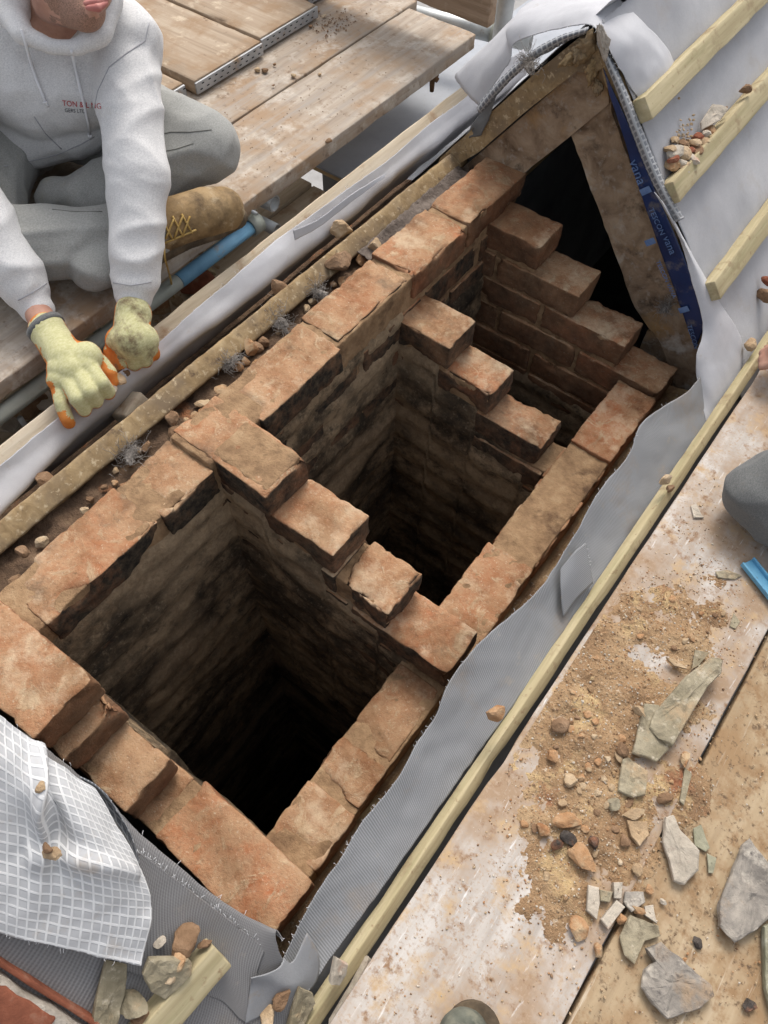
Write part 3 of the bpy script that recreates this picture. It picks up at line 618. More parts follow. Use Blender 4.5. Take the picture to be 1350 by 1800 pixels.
# blue tape on the cut face of the right slope
bt=sheet('blue_tape',[[(0.1301,1.3780,0.2948),(0.2175,1.3780,0.2081),(0.3042,1.3780,0.1127),(0.3882,1.3780,0.0271),(0.4661,1.3780,-0.0621),(0.5228,1.3780,-0.1470)],
 [(0.1569,1.3790,0.2544),(0.2129,1.3790,0.1820),(0.2851,1.3790,0.0838),(0.3565,1.3790,-0.0037),(0.4378,1.3790,-0.1029),(0.5266,1.3790,-0.2127)]],50,8,'blue_tape',amp=.002,fq=20,seed=7)
tag(bt,'dark blue printed sealing tape down the cut edge of the right slope','tape')
def tape_text(s,p,q,size,name='lettering'):
    a=Vector(p);x=(Vector(q)-a).normalized(); y=Vector((0,1,0)).cross(x)*-1; y=Vector((-x.z,0,x.x)); z=x.cross(y)
    m=Matrix(((x.x,y.x,z.x,a.x),(x.y,y.y,z.y,a.y-.0035),(x.z,y.z,z.z,a.z),(0,0,0,1))); return lettering(name,s,size,'blue_tape_print',bt,m)
tape_text('vana',(0.2374,1.3760,0.1475),(0.2698,1.3760,0.1095),.030)
tape_text('TESCON',(0.3095,1.3760,0.0677),(0.3617,1.3760,0.0155),.0165); tape_text('vana',(0.3598,1.3760,0.0204),(0.4043,1.3760,-0.0261),.024)
tape_text('TESCON VANA',(0.3656,1.3760,-0.0398),(0.4513,1.3760,-0.1269),.014); tape_text('TESCON',(0.4863,1.3760,-0.1586),(0.5269,1.3760,-0.2101),.017)
for a,b_ in(((1140,330),(1150,352)),((1138,416),(1147,436)),((1197,535),(1207,555))):
    pa=Vector((0.2906,1.3760,0.1026)) if a[0]==1140 else Vector((0.3382,1.3760,-0.0018)) if a[0]==1138 else Vector((0.4655,1.3760,-0.1238))
    q=mk('tape_mark',[(-.007,0,-.012),(.007,0,-.012),(.007,0,.012),(-.007,0,.012)],[[0,1,2,3]],'blue_tape_print',bt,smooth=False,loc=(pa.x,pa.y-.0035,pa.z)); q.rotation_euler=(0,.75,0)
# torn white tail right of the tape
tl=sheet('membrane_tail',[
 [(0.3166,1.3411,0.1279),(0.3888,1.3743,0.0369),(0.4600,1.3716,-0.0530),(0.5225,1.3594,-0.1328),(0.5443,1.3070,-0.1660),(0.5754,1.2823,-0.2117),(0.6418,1.2329,-0.2621)],
 [(0.3346,1.3490,0.1132),(0.4111,1.3744,0.0232),(0.4823,1.3887,-0.0607),(0.5488,1.3828,-0.1351),(0.5859,1.3452,-0.1838),(0.6185,1.2899,-0.2233),(0.6500,1.2761,-0.2635)],
 [(0.3415,1.3672,0.0953),(0.4373,1.3978,-0.0128),(0.5274,1.4329,-0.1166),(0.5983,1.4627,-0.1981),(0.6345,1.4333,-0.2417),(0.6586,1.3733,-0.2714),(0.6621,1.3342,-0.2774)]],50,20,'membrane_white',amp=.002,fq=16,seed=8,edge=.0015,frayed=40)
tag(tl,'torn white membrane flap hanging beside the lower end of the blue tape','membrane')
# ribbed upstand along the right side of the chimney
rf=sheet('ribbed_membrane',[
 [(0.5743,1.3119,-0.2004),(0.5682,1.2184,-0.1934),(0.5345,1.0484,-0.1546),(0.5483,0.9665,-0.1705),(0.5429,0.8380,-0.1643),(0.5534,0.7374,-0.1764),(0.5571,0.6731,-0.1807),(0.5540,0.5722,-0.1771),(0.5428,0.5072,-0.1642),(0.5302,0.4297,-0.1497),(0.5262,0.3385,-0.1451),(0.5403,0.2785,-0.1614),(0.5408,0.2293,-0.1619),(0.5454,0.1534,-0.1672),(0.5426,0.0833,-0.1640),(0.5457,0.0231,-0.1675),(0.5460,-0.0312,-0.1679),(0.5536,-0.0828,-0.1767),(0.5601,-0.1266,-0.1841),(0.5604,-0.1540,-0.1844)],
 [(0.5980,1.2886,-0.2257),(0.5927,1.1881,-0.2196),(0.5674,1.0365,-0.1905),(0.5766,0.9481,-0.2010),(0.5716,0.8287,-0.1954),(0.5783,0.7307,-0.2030),(0.5803,0.6595,-0.2053),(0.5772,0.5641,-0.2018),(0.5686,0.4950,-0.1919),(0.5589,0.4184,-0.1808),(0.5553,0.3332,-0.1766),(0.5649,0.2709,-0.1876),(0.5648,0.2170,-0.1875),(0.5675,0.1454,-0.1906),(0.5649,0.0785,-0.1876),(0.5666,0.0195,-0.1895),(0.5663,-0.0347,-0.1892),(0.5713,-0.0865,-0.1950),(0.5755,-0.1320,-0.1998),(0.5753,-0.1655,-0.1996)],
 [(0.6259,1.2557,-0.2498),(0.6217,1.1476,-0.2449),(0.6070,1.0176,-0.2281),(0.6101,0.9221,-0.2316),(0.6061,0.8142,-0.2270),(0.6081,0.7193,-0.2293),(0.6079,0.6406,-0.2291),(0.6051,0.5517,-0.2259),(0.5996,0.4783,-0.2195),(0.5935,0.4030,-0.2125),(0.5905,0.3251,-0.2091),(0.5945,0.2604,-0.2136),(0.5935,0.2015,-0.2126),(0.5939,0.1350,-0.2130),(0.5917,0.0723,-0.2104),(0.5916,0.0148,-0.2104),(0.5908,-0.0391,-0.2094),(0.5926,-0.0907,-0.2115),(0.5939,-0.1381,-0.2130),(0.5932,-0.1786,-0.2122)],
 [(0.6540,1.2173,-0.2681),(0.6505,1.1022,-0.2640),(0.6472,0.9939,-0.2603),(0.6441,0.8919,-0.2568),(0.6412,0.7956,-0.2534),(0.6384,0.7044,-0.2502),(0.6358,0.6183,-0.2472),(0.6334,0.5366,-0.2444),(0.6310,0.4591,-0.2417),(0.6288,0.3855,-0.2391),(0.6267,0.3153,-0.2367),(0.6247,0.2484,-0.2344),(0.6227,0.1847,-0.2321),(0.6209,0.1237,-0.2300),(0.6191,0.0655,-0.2280),(0.6174,0.0097,-0.2260),(0.6158,-0.0437,-0.2242),(0.6142,-0.0948,-0.2224),(0.6128,-0.1440,-0.2207),(0.6113,-0.1911,-0.2190)]],170,26,'membrane_ribbed',amp=.005,fq=13,seed=9,edge=.0012,frayed=-90)
tag(rf,'grey ribbed membrane upstand along the right wall of the chimney','membrane')
pk=sheet('ribbed_membrane',[[(0.5765,0.7318,-0.1770),(0.5984,0.7162,-0.1981),(0.6278,0.6961,-0.2279)],[(0.5710,0.6945,-0.1627),(0.5905,0.6685,-0.1810),(0.6192,0.6448,-0.2161)],[(0.5665,0.6548,-0.1765),(0.5889,0.6229,-0.1932),(0.6175,0.5979,-0.2262)]],14,14,'membrane_ribbed',amp=.001,seed=10,edge=.0008,frayed=-14)
tag(pk,'pointed lifted corner of ribbed membrane over the right upstand','membrane')
# near side of the opening: grey underlay on the slope, torn edges, gridded flap
nu_=sheet('grey_underlay',[
 [(0.0943,-0.1549,0.3596),(0.1994,-0.1236,0.2367),(0.2833,-0.1173,0.1382),(0.3650,-0.1254,0.0442),(0.4706,-0.1233,-0.0732),(0.5246,-0.1134,-0.1273),(0.5495,-0.1112,-0.1459)],
 [(0.1256,-0.1921,0.3335),(0.2305,-0.1602,0.2129),(0.3056,-0.1513,0.1245),(0.3761,-0.1477,0.0435),(0.4752,-0.1435,-0.0685),(0.5262,-0.1320,-0.1231),(0.5492,-0.1219,-0.1396)],
 [(.10,-.30,zR(.10)),(.22,-.32,zR(.22)),(.33,-.32,zR(.33)),(.45,-.30,zR(.45)),(.56,-.28,zR(.56)),(.64,-.26,zR(.64)),(.72,-.25,zR(.72))],
 [(.10,-.75,zR(.10)),(.22,-.75,zR(.22)),(.33,-.75,zR(.33)),(.45,-.75,zR(.45)),(.56,-.75,zR(.56)),(.64,-.75,zR(.64)),(.72,-.75,zR(.72))]],90,60,'membrane_under',amp=.0025,fq=11,seed=11,edge=.0015,frayed=-40)
tag(nu_,'dark grey ribbed underlay on the near slope below the front wall','membrane')
lp=sheet('torn_underlay_layer',[
 [(0.3684,-0.1383,0.0603),(0.3888,-0.1375,0.0389),(0.4171,-0.1364,0.0063),(0.4584,-0.1351,-0.0412),(0.4981,-0.1337,-0.0868),(0.5377,-0.1341,-0.1343)],
 [(0.3772,-0.1790,0.0502),(0.4113,-0.1809,0.0120),(0.4401,-0.1727,-0.0211),(0.4750,-0.1685,-0.0623),(0.5132,-0.1711,-0.1062),(0.5474,-0.1635,-0.1465)],
 [(0.4189,-0.2501,0.0003),(0.4536,-0.2391,-0.0396),(0.4935,-0.2252,-0.0856),(0.5321,-0.2134,-0.1300),(0.5603,-0.2177,-0.1623),(0.5756,-0.2153,-0.1799)]],50,30,'membrane_under',amp=.0015,fq=12,seed=12,edge=.002,frayed=-70)
tag(lp,'torn second layer of grey underlay with white frayed edge below the front wall','membrane')
cl=sheet('white_edged_strip',[
 [(0.5642,-0.1274,-0.1568),(0.5667,-0.1391,-0.1516),(0.5594,-0.1545,-0.1373),(0.5476,-0.1713,-0.1258)],[(0.5752,-0.1241,-0.1734),(0.5909,-0.1380,-0.1855),(0.5854,-0.1546,-0.1752),(0.5508,-0.1806,-0.1434)],[(0.5688,-0.0851,-0.1722),(0.6036,-0.1024,-0.2102),(0.6132,-0.1434,-0.2211),(0.5700,-0.2189,-0.1715)]],24,18,'membrane_plain',amp=.002,fq=20,seed=13,edge=.0008)
tag(cl,'curled end of the ribbed membrane at the near right corner','membrane')
gf=sheet('gridded_flap',[
 [(0.1160,-0.1397,0.3766),(0.1781,-0.1230,0.3152),(0.2179,-0.1188,0.2744),(0.2513,-0.1182,0.2361),(0.2840,-0.1173,0.1984),(0.3085,-0.1156,0.1652)],
 [(0.1534,-0.1791,0.3536),(0.2172,-0.1603,0.3002),(0.2540,-0.1530,0.2630),(0.2884,-0.1488,0.2233),(0.3191,-0.1383,0.1830),(0.3468,-0.1294,0.1311)],
 [(0.2022,-0.2408,0.3074),(0.2504,-0.2119,0.2520),(0.2784,-0.1970,0.2148),(0.3105,-0.1793,0.1729),(0.3544,-0.1638,0.1474),(0.3938,-0.1511,0.0821)],
 [(0.2308,-0.2870,0.2646),(0.2788,-0.2567,0.2094),(0.3069,-0.2413,0.1721),(0.3450,-0.2225,0.1333),(0.3840,-0.2010,0.1004),(0.4225,-0.1753,0.0491)],
 [(0.2405,-0.3133,0.2334),(0.2948,-0.2900,0.1710),(0.3281,-0.2792,0.1307),(0.3639,-0.2633,0.0965),(0.4058,-0.2461,0.0583),(0.4478,-0.2271,0.0170)]],90,90,'membrane_grid',amp=.0055,fq=16,seed=14,edge=.0008,frayed=24,
 wfn=lambda q,u,v,n:q+n*(-.022*math.exp(-((u-(.62-.10*v))/.035)**2)+.014*math.exp(-((u-(.69-.10*v))/.05)**2))*math.exp(-((v-.30)/.30)**2)+n*(-.010*math.exp(-((v-.56+.2*(u-.7))/.05)**2)*(1 if .5<u<.95 else 0)))
tag(gf,'white gridded membrane flap draped over the near left corner','membrane')
sg=sheet('gridded_scrap',[[(0.2931,-0.1155,0.1829),(0.3073,-0.1114,0.1666),(0.3206,-0.1122,0.1473)],[(0.2958,-0.1172,0.1648),(0.3294,-0.1170,0.1212),(0.3567,-0.1298,0.0897)],[(0.3062,-0.1248,0.1479),(0.3447,-0.1320,0.0956),(0.3778,-0.1483,0.0575)]],16,16,'membrane_grid_clear',amp=.001,seed=15,edge=.001)
tag(sg,'dirty folded corner of clear gridded membrane behind the gridded flap','membrane')
# left upstand: white membrane standing beside the fibreboard
yl=[-.25,0,.12,.25,.38,.5,.62,.75,.88,1.0,1.15,1.3,1.45,1.6,1.75,1.9]
wv=lambda y,k:.006*math.sin(y*7+k)+.004*math.sin(y*17+2*k)
lf=sheet('white_upstand',[
 [(-.306+wv(y,0)*.5-(.012 if .86<y<.97 else 0),y,-.016+wv(y,1)) for y in yl],
 [(-.296+wv(y,.4)*.5,y,-.032+wv(y,1)*.6) for y in yl],
 [(-.281+wv(y,.9)*.6-.010*math.exp(-((y-.42)/.12)**2)+.018*(y<.2),y,-.058) for y in yl],
 [(-.305+wv(y,.9)*.5,y,-.095) for y in yl],[(-.335,y,-.15) for y in yl]],170,26,'membrane_white',amp=.003,fq=16,seed=16,edge=.0014,frayed=-70)
tag(lf,'white membrane upstand along the left side of the chimney','membrane')
fo=sheet('white_upstand_fold',[[(-0.2753,0.9000,0.0223),(-0.2630,0.9700,0.0149),(-0.2389,1.0600,0.0382),(-0.2250,1.1600,0.0390)],[(-0.2702,0.8970,0.0020),(-0.2584,0.9670,0.0000),(-0.2352,1.0570,0.0245),(-0.2211,1.1570,0.0353)]],30,6,'membrane_white',amp=.001,seed=17,edge=.001,frayed=-30)
tag(fo,'folded torn lip on the white upstand above the pipe stub','membrane')
# ================================================================== battens
def batten(name,c_,L,w_,h_,ang,label,mat='new_batten',cat='batten',yaw=0,seed=0,group=None):
    """lies on a slope: width w_ down the slope, h_ proud of it, length along the ridge"""
    o=mk(name,*rbox_data(w_,L,h_,r=.003,cell=.03,amp=.0006,chip=.01,seed=seed,cells=(.012,.04,.012)),mat)
    s=-1 if ang>0 else 1
    rframe(o,c_,(math.cos(ang),math.sin(yaw)*0,-math.sin(ang)),(math.sin(yaw),math.cos(yaw),0)); return tag(o,label,cat,group)
AR=math.atan(1.15); nR=Vector((1.15,0,1)).normalized()
def on_r(x,y,h): return tuple(Vector((x,y,zR(x)))+nR*h)
batten('batten',on_r(.215,1.385+.9,.017),1.8,.046,.030,AR,'uppermost new pine batten under the white ridge strip',seed=1)
batten('batten',on_r(.327,1.375+.9,.017),1.8,.046,.030,AR,'middle new pine batten holding a heap of rubble',seed=2,yaw=0)
batten('batten',on_r(.487,1.395+.9,.017),1.8,.046,.030,AR,'lowest new pine batten with a split dark end on the right slope',seed=3,yaw=0)
batten('batten',(.6455,.62,zR(.6455)+.021),2.5,.024,.022,AR,'long pine batten between the ribbed upstand and the whitewashed deck',seed=4,yaw=.018)
batten('batten',(-.338,.75,-.045),2.1,.020,.040,-.9,'pine batten behind the left white upstand',mat='lower_board',seed=5)
bb=mk('batten_offcut',*rbox_data(.046,.30,.028,r=.003,cell=.03,amp=.0006,chip=.01,seed=6,cells=(.012,.03,.012)),'new_batten')
bd=(Vector((0.4690,-0.1644,-0.0393))-Vector((0.4658,-0.2702,-0.0356))).normalized(); rframe(bb,Vector((0.4909,-0.1677,-0.0646))-bd*.15,Vector((0.5125,-0.1718,-0.0893))-Vector((0.4690,-0.1644,-0.0393)),bd); tag(bb,'short pine batten offcut holding slate pieces at the bottom left','batten')
# ================================================================== left scaffold
def plank(name,x0,x1,y0,y1,zt,h,mat,label,seed,yaw=0,cat='plank',tilt=0):
    o=rbox(name,(x0,y0,zt-h),(x1,y1,zt),mat,r=.004,cells=(.02,.05,.02),amp=.0012,chip=.012,seed=seed); o.rotation_euler=(0,tilt,yaw); return tag(o,label,cat)
plank('scaffold_plank',-.672,-.440,-.9,1.875,0,.040,'plank_aged','scaffold plank edge nearest the chimney with the worker sitting on it',1)
plank('scaffold_plank',-.912,-.680,-.9,1.93,-.002,.040,'plank_aged','second scaffold plank in from the edge beneath the short decking panels',2)
plank('scaffold_plank',-1.150,-.920,-.9,2.2,-.001,.040,'plank_aged','third scaffold plank farthest from the chimney under the decking panels',3)
def deck_panel(x1,y0,y1,z,label,seed,yaw=0):
    t=thing('decking_panel',label,'panel',((x1-.3),(y0+y1)/2,z),group='decking panels on the left scaffold')
    o=mk('board',*rbox_data(.6,y1-y0,.034,r=.003,cells=(.03,.02,.012),amp=.001,chip=.01,seed=seed),'plank_cross',t); o.location=(-.002,0,0)
    e=mk('end_band',*rbox_data(.006,y1-y0+.002,.028,r=.0015,cells=(.01,.02,.01),amp=.0004,seed=seed+1),'zinc_band',t); e.location=(.301,0,-.001)
    vs=[];fs=[];n=int((y1-y0)/.024)
    for r_ in(-.006,.006):
        for k in range(n):
            yy=-(y1-y0)/2+.014+k*.024+(.008 if r_>0 else 0); b0=len(vs)
            vs+=[(.3046,yy-.004,r_-.0013),(.3046,yy+.004,r_-.0013),(.3046,yy+.004,r_+.0013),(.3046,yy-.004,r_+.0013)]; fs.append([b0,b0+1,b0+2,b0+3])
    tag(mk('band_slots',vs,fs,'black',t,smooth=False),kind='stuff'); t.rotation_euler=(0,0,yaw); return t
deck_panel(-.842,.93,1.148,.018,'short decking panel with banded end closest to the worker',31)
deck_panel(-.822,1.168,1.415,.020,'middle short decking panel with slotted metal band on its end',33)
deck_panel(-.836,1.428,1.66,.019,'farther short decking panel with slotted metal band beside loose crumbs',35)
deck_panel(-.90,1.70,1.93,.018,'farthest short decking panel at the top edge',37)
tb=plank('toe_board',-1.0,-.352,1.775,1.81,.30,.225,'board_brown','upright brown toe board at the far end of the left scaffold',41)
def scaffold_tube(a,b_,mat,label,rad=.0242):
    t=thing('scaffold_tube',label,'tube',a); o=pipe('tube',Vector((0,0,0)),Vector(b_)-Vector(a),rad,.0035,mat,t); return t
scaffold_tube((-.95,.985,-.066),(-.452,1.03,-.066),'galvanised','galvanised tube stub poking out from under the left plank',.020)
scaffold_tube((-.95,1.93,-.070),(-.36,2.06,-.070),'galvanised','galvanised tube with coupler at the far end of the left plank')
scaffold_tube((-.452,-.8,-.068),(-.443,.70,-.068),'green_steel','dull green scaffold tube running beneath the worker',.0165)
scaffold_tube((-.443,.702,-.068),(-.442,.955,-.068),'blue_paint','short blue painted scaffold tube below the worker boot',.0165)
scaffold_tube((-.515,-.8,-.070),(-.510,.95,-.070),'green_steel','second green scaffold tube behind the first under the plank',.0165)
scaffold_tube((-.80,1.00,-.125),(-.44,1.015,-.125),'galvanised','lower thin galvanised tube behind the pipe stub',.015)
scaffold_tube((-.405,1.955,-.60),(-.405,1.955,.62),'galvanised','upright galvanised standard behind the toe board')
def coupler(p,label,rot):
    t=thing('tube_coupler',label,'coupler',p); t.rotation_euler=rot
    vs=[];fs=[]
    for i in range(25):
        th=2*math.pi*i/24
        for w_ in(-.022,.022):
            for r_ in(.0255,.0325): vs.append((w_,math.cos(th)*r_,math.sin(th)*r_))
    for i in range(24):
        q=i*4; fs+=[[q,q+4,q+6,q+2],[q+1,q+3,q+7,q+5],[q,q+1,q+5,q+4],[q+2,q+6,q+7,q+3]]
    mk('band',vs,fs,'green_steel',t)
    o=mk('bolt_lug',*rbox_data(.04,.022,.045,r=.004,cell=.01,amp=.001,seed=3),'green_steel',t); o.location=(0,.012,.042)
    tube('bolt',[(0,-.02,.05),(0,.05,.05)],.006,'galvanised',t,8); tube('nut',[(0,.03,.05),(0,.044,.05)],.011,'galvanised',t,6); return t
coupler((-.455,2.04,-.070),'cast coupler clamped on the far galvanised tube',(0,0,.22))
coupler((-.442,.945,-.068),'coupler joining the blue tube under the left plank',(0,0,1.57)).scale=(.7,.7,.7)
t=thing('board_clip','rusty board clip hanging under the far plank edge','clip',(-.475,1.70,-.045))
mk('jaw',*rbox_data(.05,.03,.02,r=.004,cell=.01,amp=.002,seed=4),'rust',t); tube('bolt',[(0.012,0,0),(.016,-.004,-.045)],[.009,.006],'rust',t,8)
tube('bar',[(-.02,0,.004),(.03,0,-.012)],.007,'rust',t,8)
# plywood box / dormer top below the scaffold
t=thing('plywood_box','grey topped plywood box below the left scaffold plank','box',(-.5,2.4,-.2))
o=mk('top',*rbox_data(.50,2.2,.006,r=.002,cells=(.05,.05,.004),amp=.0006,seed=5),'box_grey',t); o.location=(.12,.055,.0)
o=mk('ply_edge',*rbox_data(.496,2.19,.018,r=.002,cells=(.05,.05,.008),amp=.0006,seed=6),'ply_edge',t); o.location=(.12,.057,-.0125)
o=mk('side_panel',*rbox_data(.48,2.16,.9,r=.004,cells=(.06,.06,.06),amp=.001,seed=7),'box_dark',t); o.location=(.125,.070,-.48)
t.location=(-.50,2.40,-.20)
bkp=plank('grey_roof_sheet',-2.6,-.30,3.2,6.4,-.25,.02,'box_grey','grey sheeted roof area far behind the toe board',44,cat='roof sheet')
# lower lift seen through the gap
for i,(x0,x1,z,lab) in enumerate([(-.77,-.60,-.235,'pale lower board with rubble under the worker hands'),(-.595,-.43,-.24,'pale lower board against the eaves below the white upstand'),(-.97,-.78,-.238,'pale lower board farthest under the scaffold')]):
    plank('lower_board',x0,x1,-1.2,1.33,z,.03,'lower_board',lab,50+i,cat='board')
tag(rock('terracotta_pot',(-0.5453,0.8201,-0.2150),(.045,.05,.03),'red_brick',61,planes=3,sub=4,smooth=True,rough=.02),'rounded terracotta piece lying on the lower board','terracotta')
tag(rock('brick_rubble',(-0.5642,0.7172,-0.2150),(.035,.04,.022),'rock_orange',62),'orange brick rubble by the muddy glove cuff','rubble')
tag(rock('timber_scrap',(-0.5659,0.8797,-0.2220),(.014,.03,.009),'new_batten',63,planes=6),'small splintered timber scrap on the lower board','timber scrap')
tag(rock('timber_scrap',(-0.5198,0.8117,-0.2220),(.010,.018,.008),'lower_board',64,planes=6),'tiny pale wood block beside the terracotta piece','timber scrap')
lb=plank('lath_offcut',-.66,-.635,.02,.34,-.30,.014,'new_batten','pale lath offcut lying on rubble left of the gloves',65,yaw=-.12,cat='lath')
lb.location=(-0.4929,0.2482,-0.2150)
tube('steel_strut',[(-0.4594,0.2605,-0.1200),(-0.4937,0.2724,-0.2350)],.006,'galvanised').location=(0,0,0); tag(bpy.data.objects['steel_strut'],'thin steel strut rising from the rubble under the green tube','strut')
tube('steel_strut',[(-0.5212,0.5164,-0.1000),(-0.5636,0.5423,-0.2350)],.010,'green_steel'); tag(bpy.data.objects['steel_strut.001'],'steel strut between the two gloves','strut')
for i,(pp,s,m,lab) in enumerate([((-0.5492,0.3479,-0.2150),.03,'rock_white','white speckled stone under the green tube'),((-0.4962,0.3425,-0.2150),.024,'grey_dirt','dark grey rubble lump left of the orange glove fingertip'),((-0.5568,0.2623,-0.2150),.03,'pale_mortar','pale mortar slab fragment at the left edge under the tube'),((-0.5560,0.3224,-0.2150),.035,'rock_brown','dark brown clod beneath the green tube'),((-0.5021,0.3241,-0.2150),.018,'rock_white','small white rubble lump beside the lath offcut'),((-0.5411,0.7476,-0.2150),.016,'rock_tan','tan crumb on the lower board below the cord end'),((-0.4990,0.7435,-0.2150),.012,'rock_brown','brown crumb cluster on the pale lower board')]):
    tag(rock('rubble_stone',pp,(s,s*1.2,s*.6),m,70+i),lab,'stone')
rg=random.Random(5); pts=[]
for _ in range(420): pts.append((rg.uniform(-.68,-.45),rg.uniform(-.1,.95),-.232,rg.uniform(.0025,.008)))
tag(gravel('lower_rubble',pts,'rock_tan',4),'fine rubble scattered on the lower boards','rubble',kind='stuff')
# crumbs on the left planks
for i,(pp,s) in enumerate([((-0.7838,1.3506,0.0040),.010),((-0.7652,1.3586,0.0040),.011),((-0.7645,1.3983,0.0040),.006),((-0.6933,1.3883,0.0040),.010),((-0.7016,1.3197,0.0040),.005),((-0.8175,1.6093,0.0040),.008),((-0.8239,1.6772,0.0040),.008),((-0.8526,1.6870,0.0040),.007),((-0.8369,1.6502,0.0040),.006),((-0.6427,1.4360,0.0040),.006),((-0.4390,1.2220,0.0040),.009)]):
    tag(rock('crumb',pp,(s,s,s*.6),'rock_brown' if i%3 else 'rock_tan',90+i,sub=2),'brown crumb on the left scaffold planks','crumb','crumbs on the left planks')
pts=[(rg.gauss(-.78,.03),rg.gauss(1.66,.05),.002,rg.uniform(.001,.004)) for _ in range(120)]+[(rg.uniform(-.8,-.46),rg.uniform(.9,1.6),.001,rg.uniform(.0008,.002)) for _ in range(160)]
tag(gravel('plank_grit',pts,'rock_brown',6),'fine brown grit on the left planks','grit',kind='stuff')
# ================================================================== debris between fibreboard and left wall
dv=[];df=[];ny=150;nx=10
for j in range(ny+1):
    y=-.2+1.62*j/ny
    for i in range(nx+1):
        x=-.215+.115*i/nx; p=Vector((x,y,0)); dv.append((x,y,-.058+noise.noise(p*18)*.012+noise.noise(p*50)*.008-(.02 if y>1.0 else 0)))
for j in range(ny):
    for i in range(nx): a=j*(nx+1)+i; df.append([a,a+1,a+nx+2,a+nx+1])
tag(mk('gap_dirt',dv,df,'dirt'),'dark dirt filling the gap beside the left wall','dirt',kind='stuff')
rg=random.Random(11)
for i in range(46):
    y=rg.uniform(.02,1.02); 
    if .0<y<.16 and rg.random()<.6: continue
    x=rg.uniform(-.166,-.125); s=rg.choice([.007,.009,.012,.015])
    tag(rock('gap_stone',(x,y,-.052+s*.3),(s,s*1.2,s*.8),rg.choice(['rock_brown','rock_brown','rock_orange','rock_tan']),120+i,sub=2),'small brown stone lying in the gap between fibreboard and left wall','stone','stones in the gap beside the left wall')
for i,(pp,s,m,lab) in enumerate([((-0.1611,0.6279,-0.0350),.020,'rock_orange','round orange stone in the gap beside the middle flue'),((-0.1624,0.4081,-0.0400),.016,'rock_brown','brown pebble in the gap beside the first dividing wall'),((-0.1466,1.0215,-0.0300),.018,'rock_tan','tan stone wedged beside the far left wall joint'),((-0.2273,0.7908,-0.0300),.020,'rock_brown','brown clod on the outer side of the fibreboard near the upstand'),((-0.2524,1.0333,-0.0400),.030,'rock_tan','tan broken tile piece behind the fibreboard under the upstand fold'),((-0.1381,0.0557,-0.0200),.014,'rock_brown','dark red stone at the near end of the left wall'),((-0.2517,0.1790,-0.0600),.018,'rock_brown','round brown stone in the dark slot at the left edge'),((-0.1682,0.9186,-0.0200),.028,'rock_brown','brown mortar chunk beside the long left wall brick')]):
    tag(rock('loose_stone',pp,(s,s*1.1,s*.8),m,180+i),lab,'stone')
for i,(pp,s) in enumerate([((-0.1575,0.7185,-0.0350),.030),((-0.1542,0.8331,-0.0350),.032),((-0.1632,0.5726,-0.0350),.018),((-0.1543,0.3024,-0.0350),.03)]):
    tag(wool('wool_clump',pp,(s*.6,s*1.3,s*.5),190+i),['grey wool clump beside the middle of the left wall','larger grey wool clump beside the long left brick','small pale wool clump near the first dividing wall','grey felt scrap on the near fibreboard'][i],'wool clump')
sg=sheet('grey_felt',[[(-.128,.98+.1*k,-.035-.01*(k%2)) for k in range(5)],[(-.165,.98+.1*k,-.028) for k in range(5)]],40,8,'grey_dirt',amp=.008,fq=25,seed=4,edge=.004); tag(sg,'crumpled grey felt strip between fibreboard and the far left wall','felt')
bs=sheet('blue_tape_scrap',[[(-0.2072,0.3053,-0.0300),(-0.2033,0.2680,-0.0300),(-0.2016,0.2270,-0.0300)],[(-0.2335,0.3076,-0.0500),(-0.2291,0.2667,-0.0500),(-0.2220,0.2165,-0.0500)]],12,5,'blue_tape_print',amp=.003,seed=9); tag(bs,'pale blue tape scrap in the slot beside the near fibreboard','tape')
ob=rbox('timber_block',(-.03,-.03,-.03),(.03,.03,.03),'lower_board',cell=.015,amp=.002,chip=.02,seed=9); ob.location=(-0.2869,0.4071,-0.1100); ob.rotation_euler=(.2,-.4,.1); tag(ob,'mortar crusted timber block in the slot below the gloves','timber block')
dg_=prism('slot_back',[(-.42,-.185),(-.20,-.125),(-.20,-.5),(-.42,-.5)],-.174,1.42,'dirt'); tag(dg_,'dirt coloured fill added to darken the slot under the left upstand','dirt',kind='stuff')  # unseen fill added behind the slot so the gap stays dark
# dirt along the outside of the right wall
dv=[];df=[]
for j in range(ny+1):
    y=-.2+1.6*j/ny
    for i in range(5):
        x=.508+.10*i/4; p=Vector((x,y,0)); dv.append((x,y,-.375+.03*i/4+noise.noise(p*20)*.012+noise.noise(p*60)*.006))
for j in range(ny):
    for i in range(4): a=j*5+i; df.append([a,a+1,a+6,a+5])
tag(mk('side_dirt',dv,df,'sand'),'brown mortar droppings beside the right wall','dirt',kind='stuff')
# ================================================================== right deck
DZ=-.2
for i,(x0,x1,m,yaw,lab,dz) in enumerate([(.668,.929,'deck_white',-.009,'whitewashed deck board beside the long batten under the mortar heap',0),(.936,1.20,'deck_yellow',-.010,'yellowish deck board outside the dark joint on the right',-.003),(1.207,1.47,'deck_yellow',-.010,'outermost deck board beyond the right edge',-.001)]):
    d=rbox('deck_board',(x0,-.9,DZ-.038+dz),(x1,2.1,DZ+dz),m,r=.003,cells=(.02,.05,.02),amp=.0012,chip=.012,seed=140+i,f1=9); d.rotation_euler=(0,0,yaw); tag(d,lab,'board')
for x in(-.5,.45,1.75):
    o=rbox('deck_bearer',(.76,x,-.32),(1.5,x+.05,-.241),'lower_board',r=.004,cells=(.05,.02,.02),amp=.001,seed=150); tag(o,kind='structure')
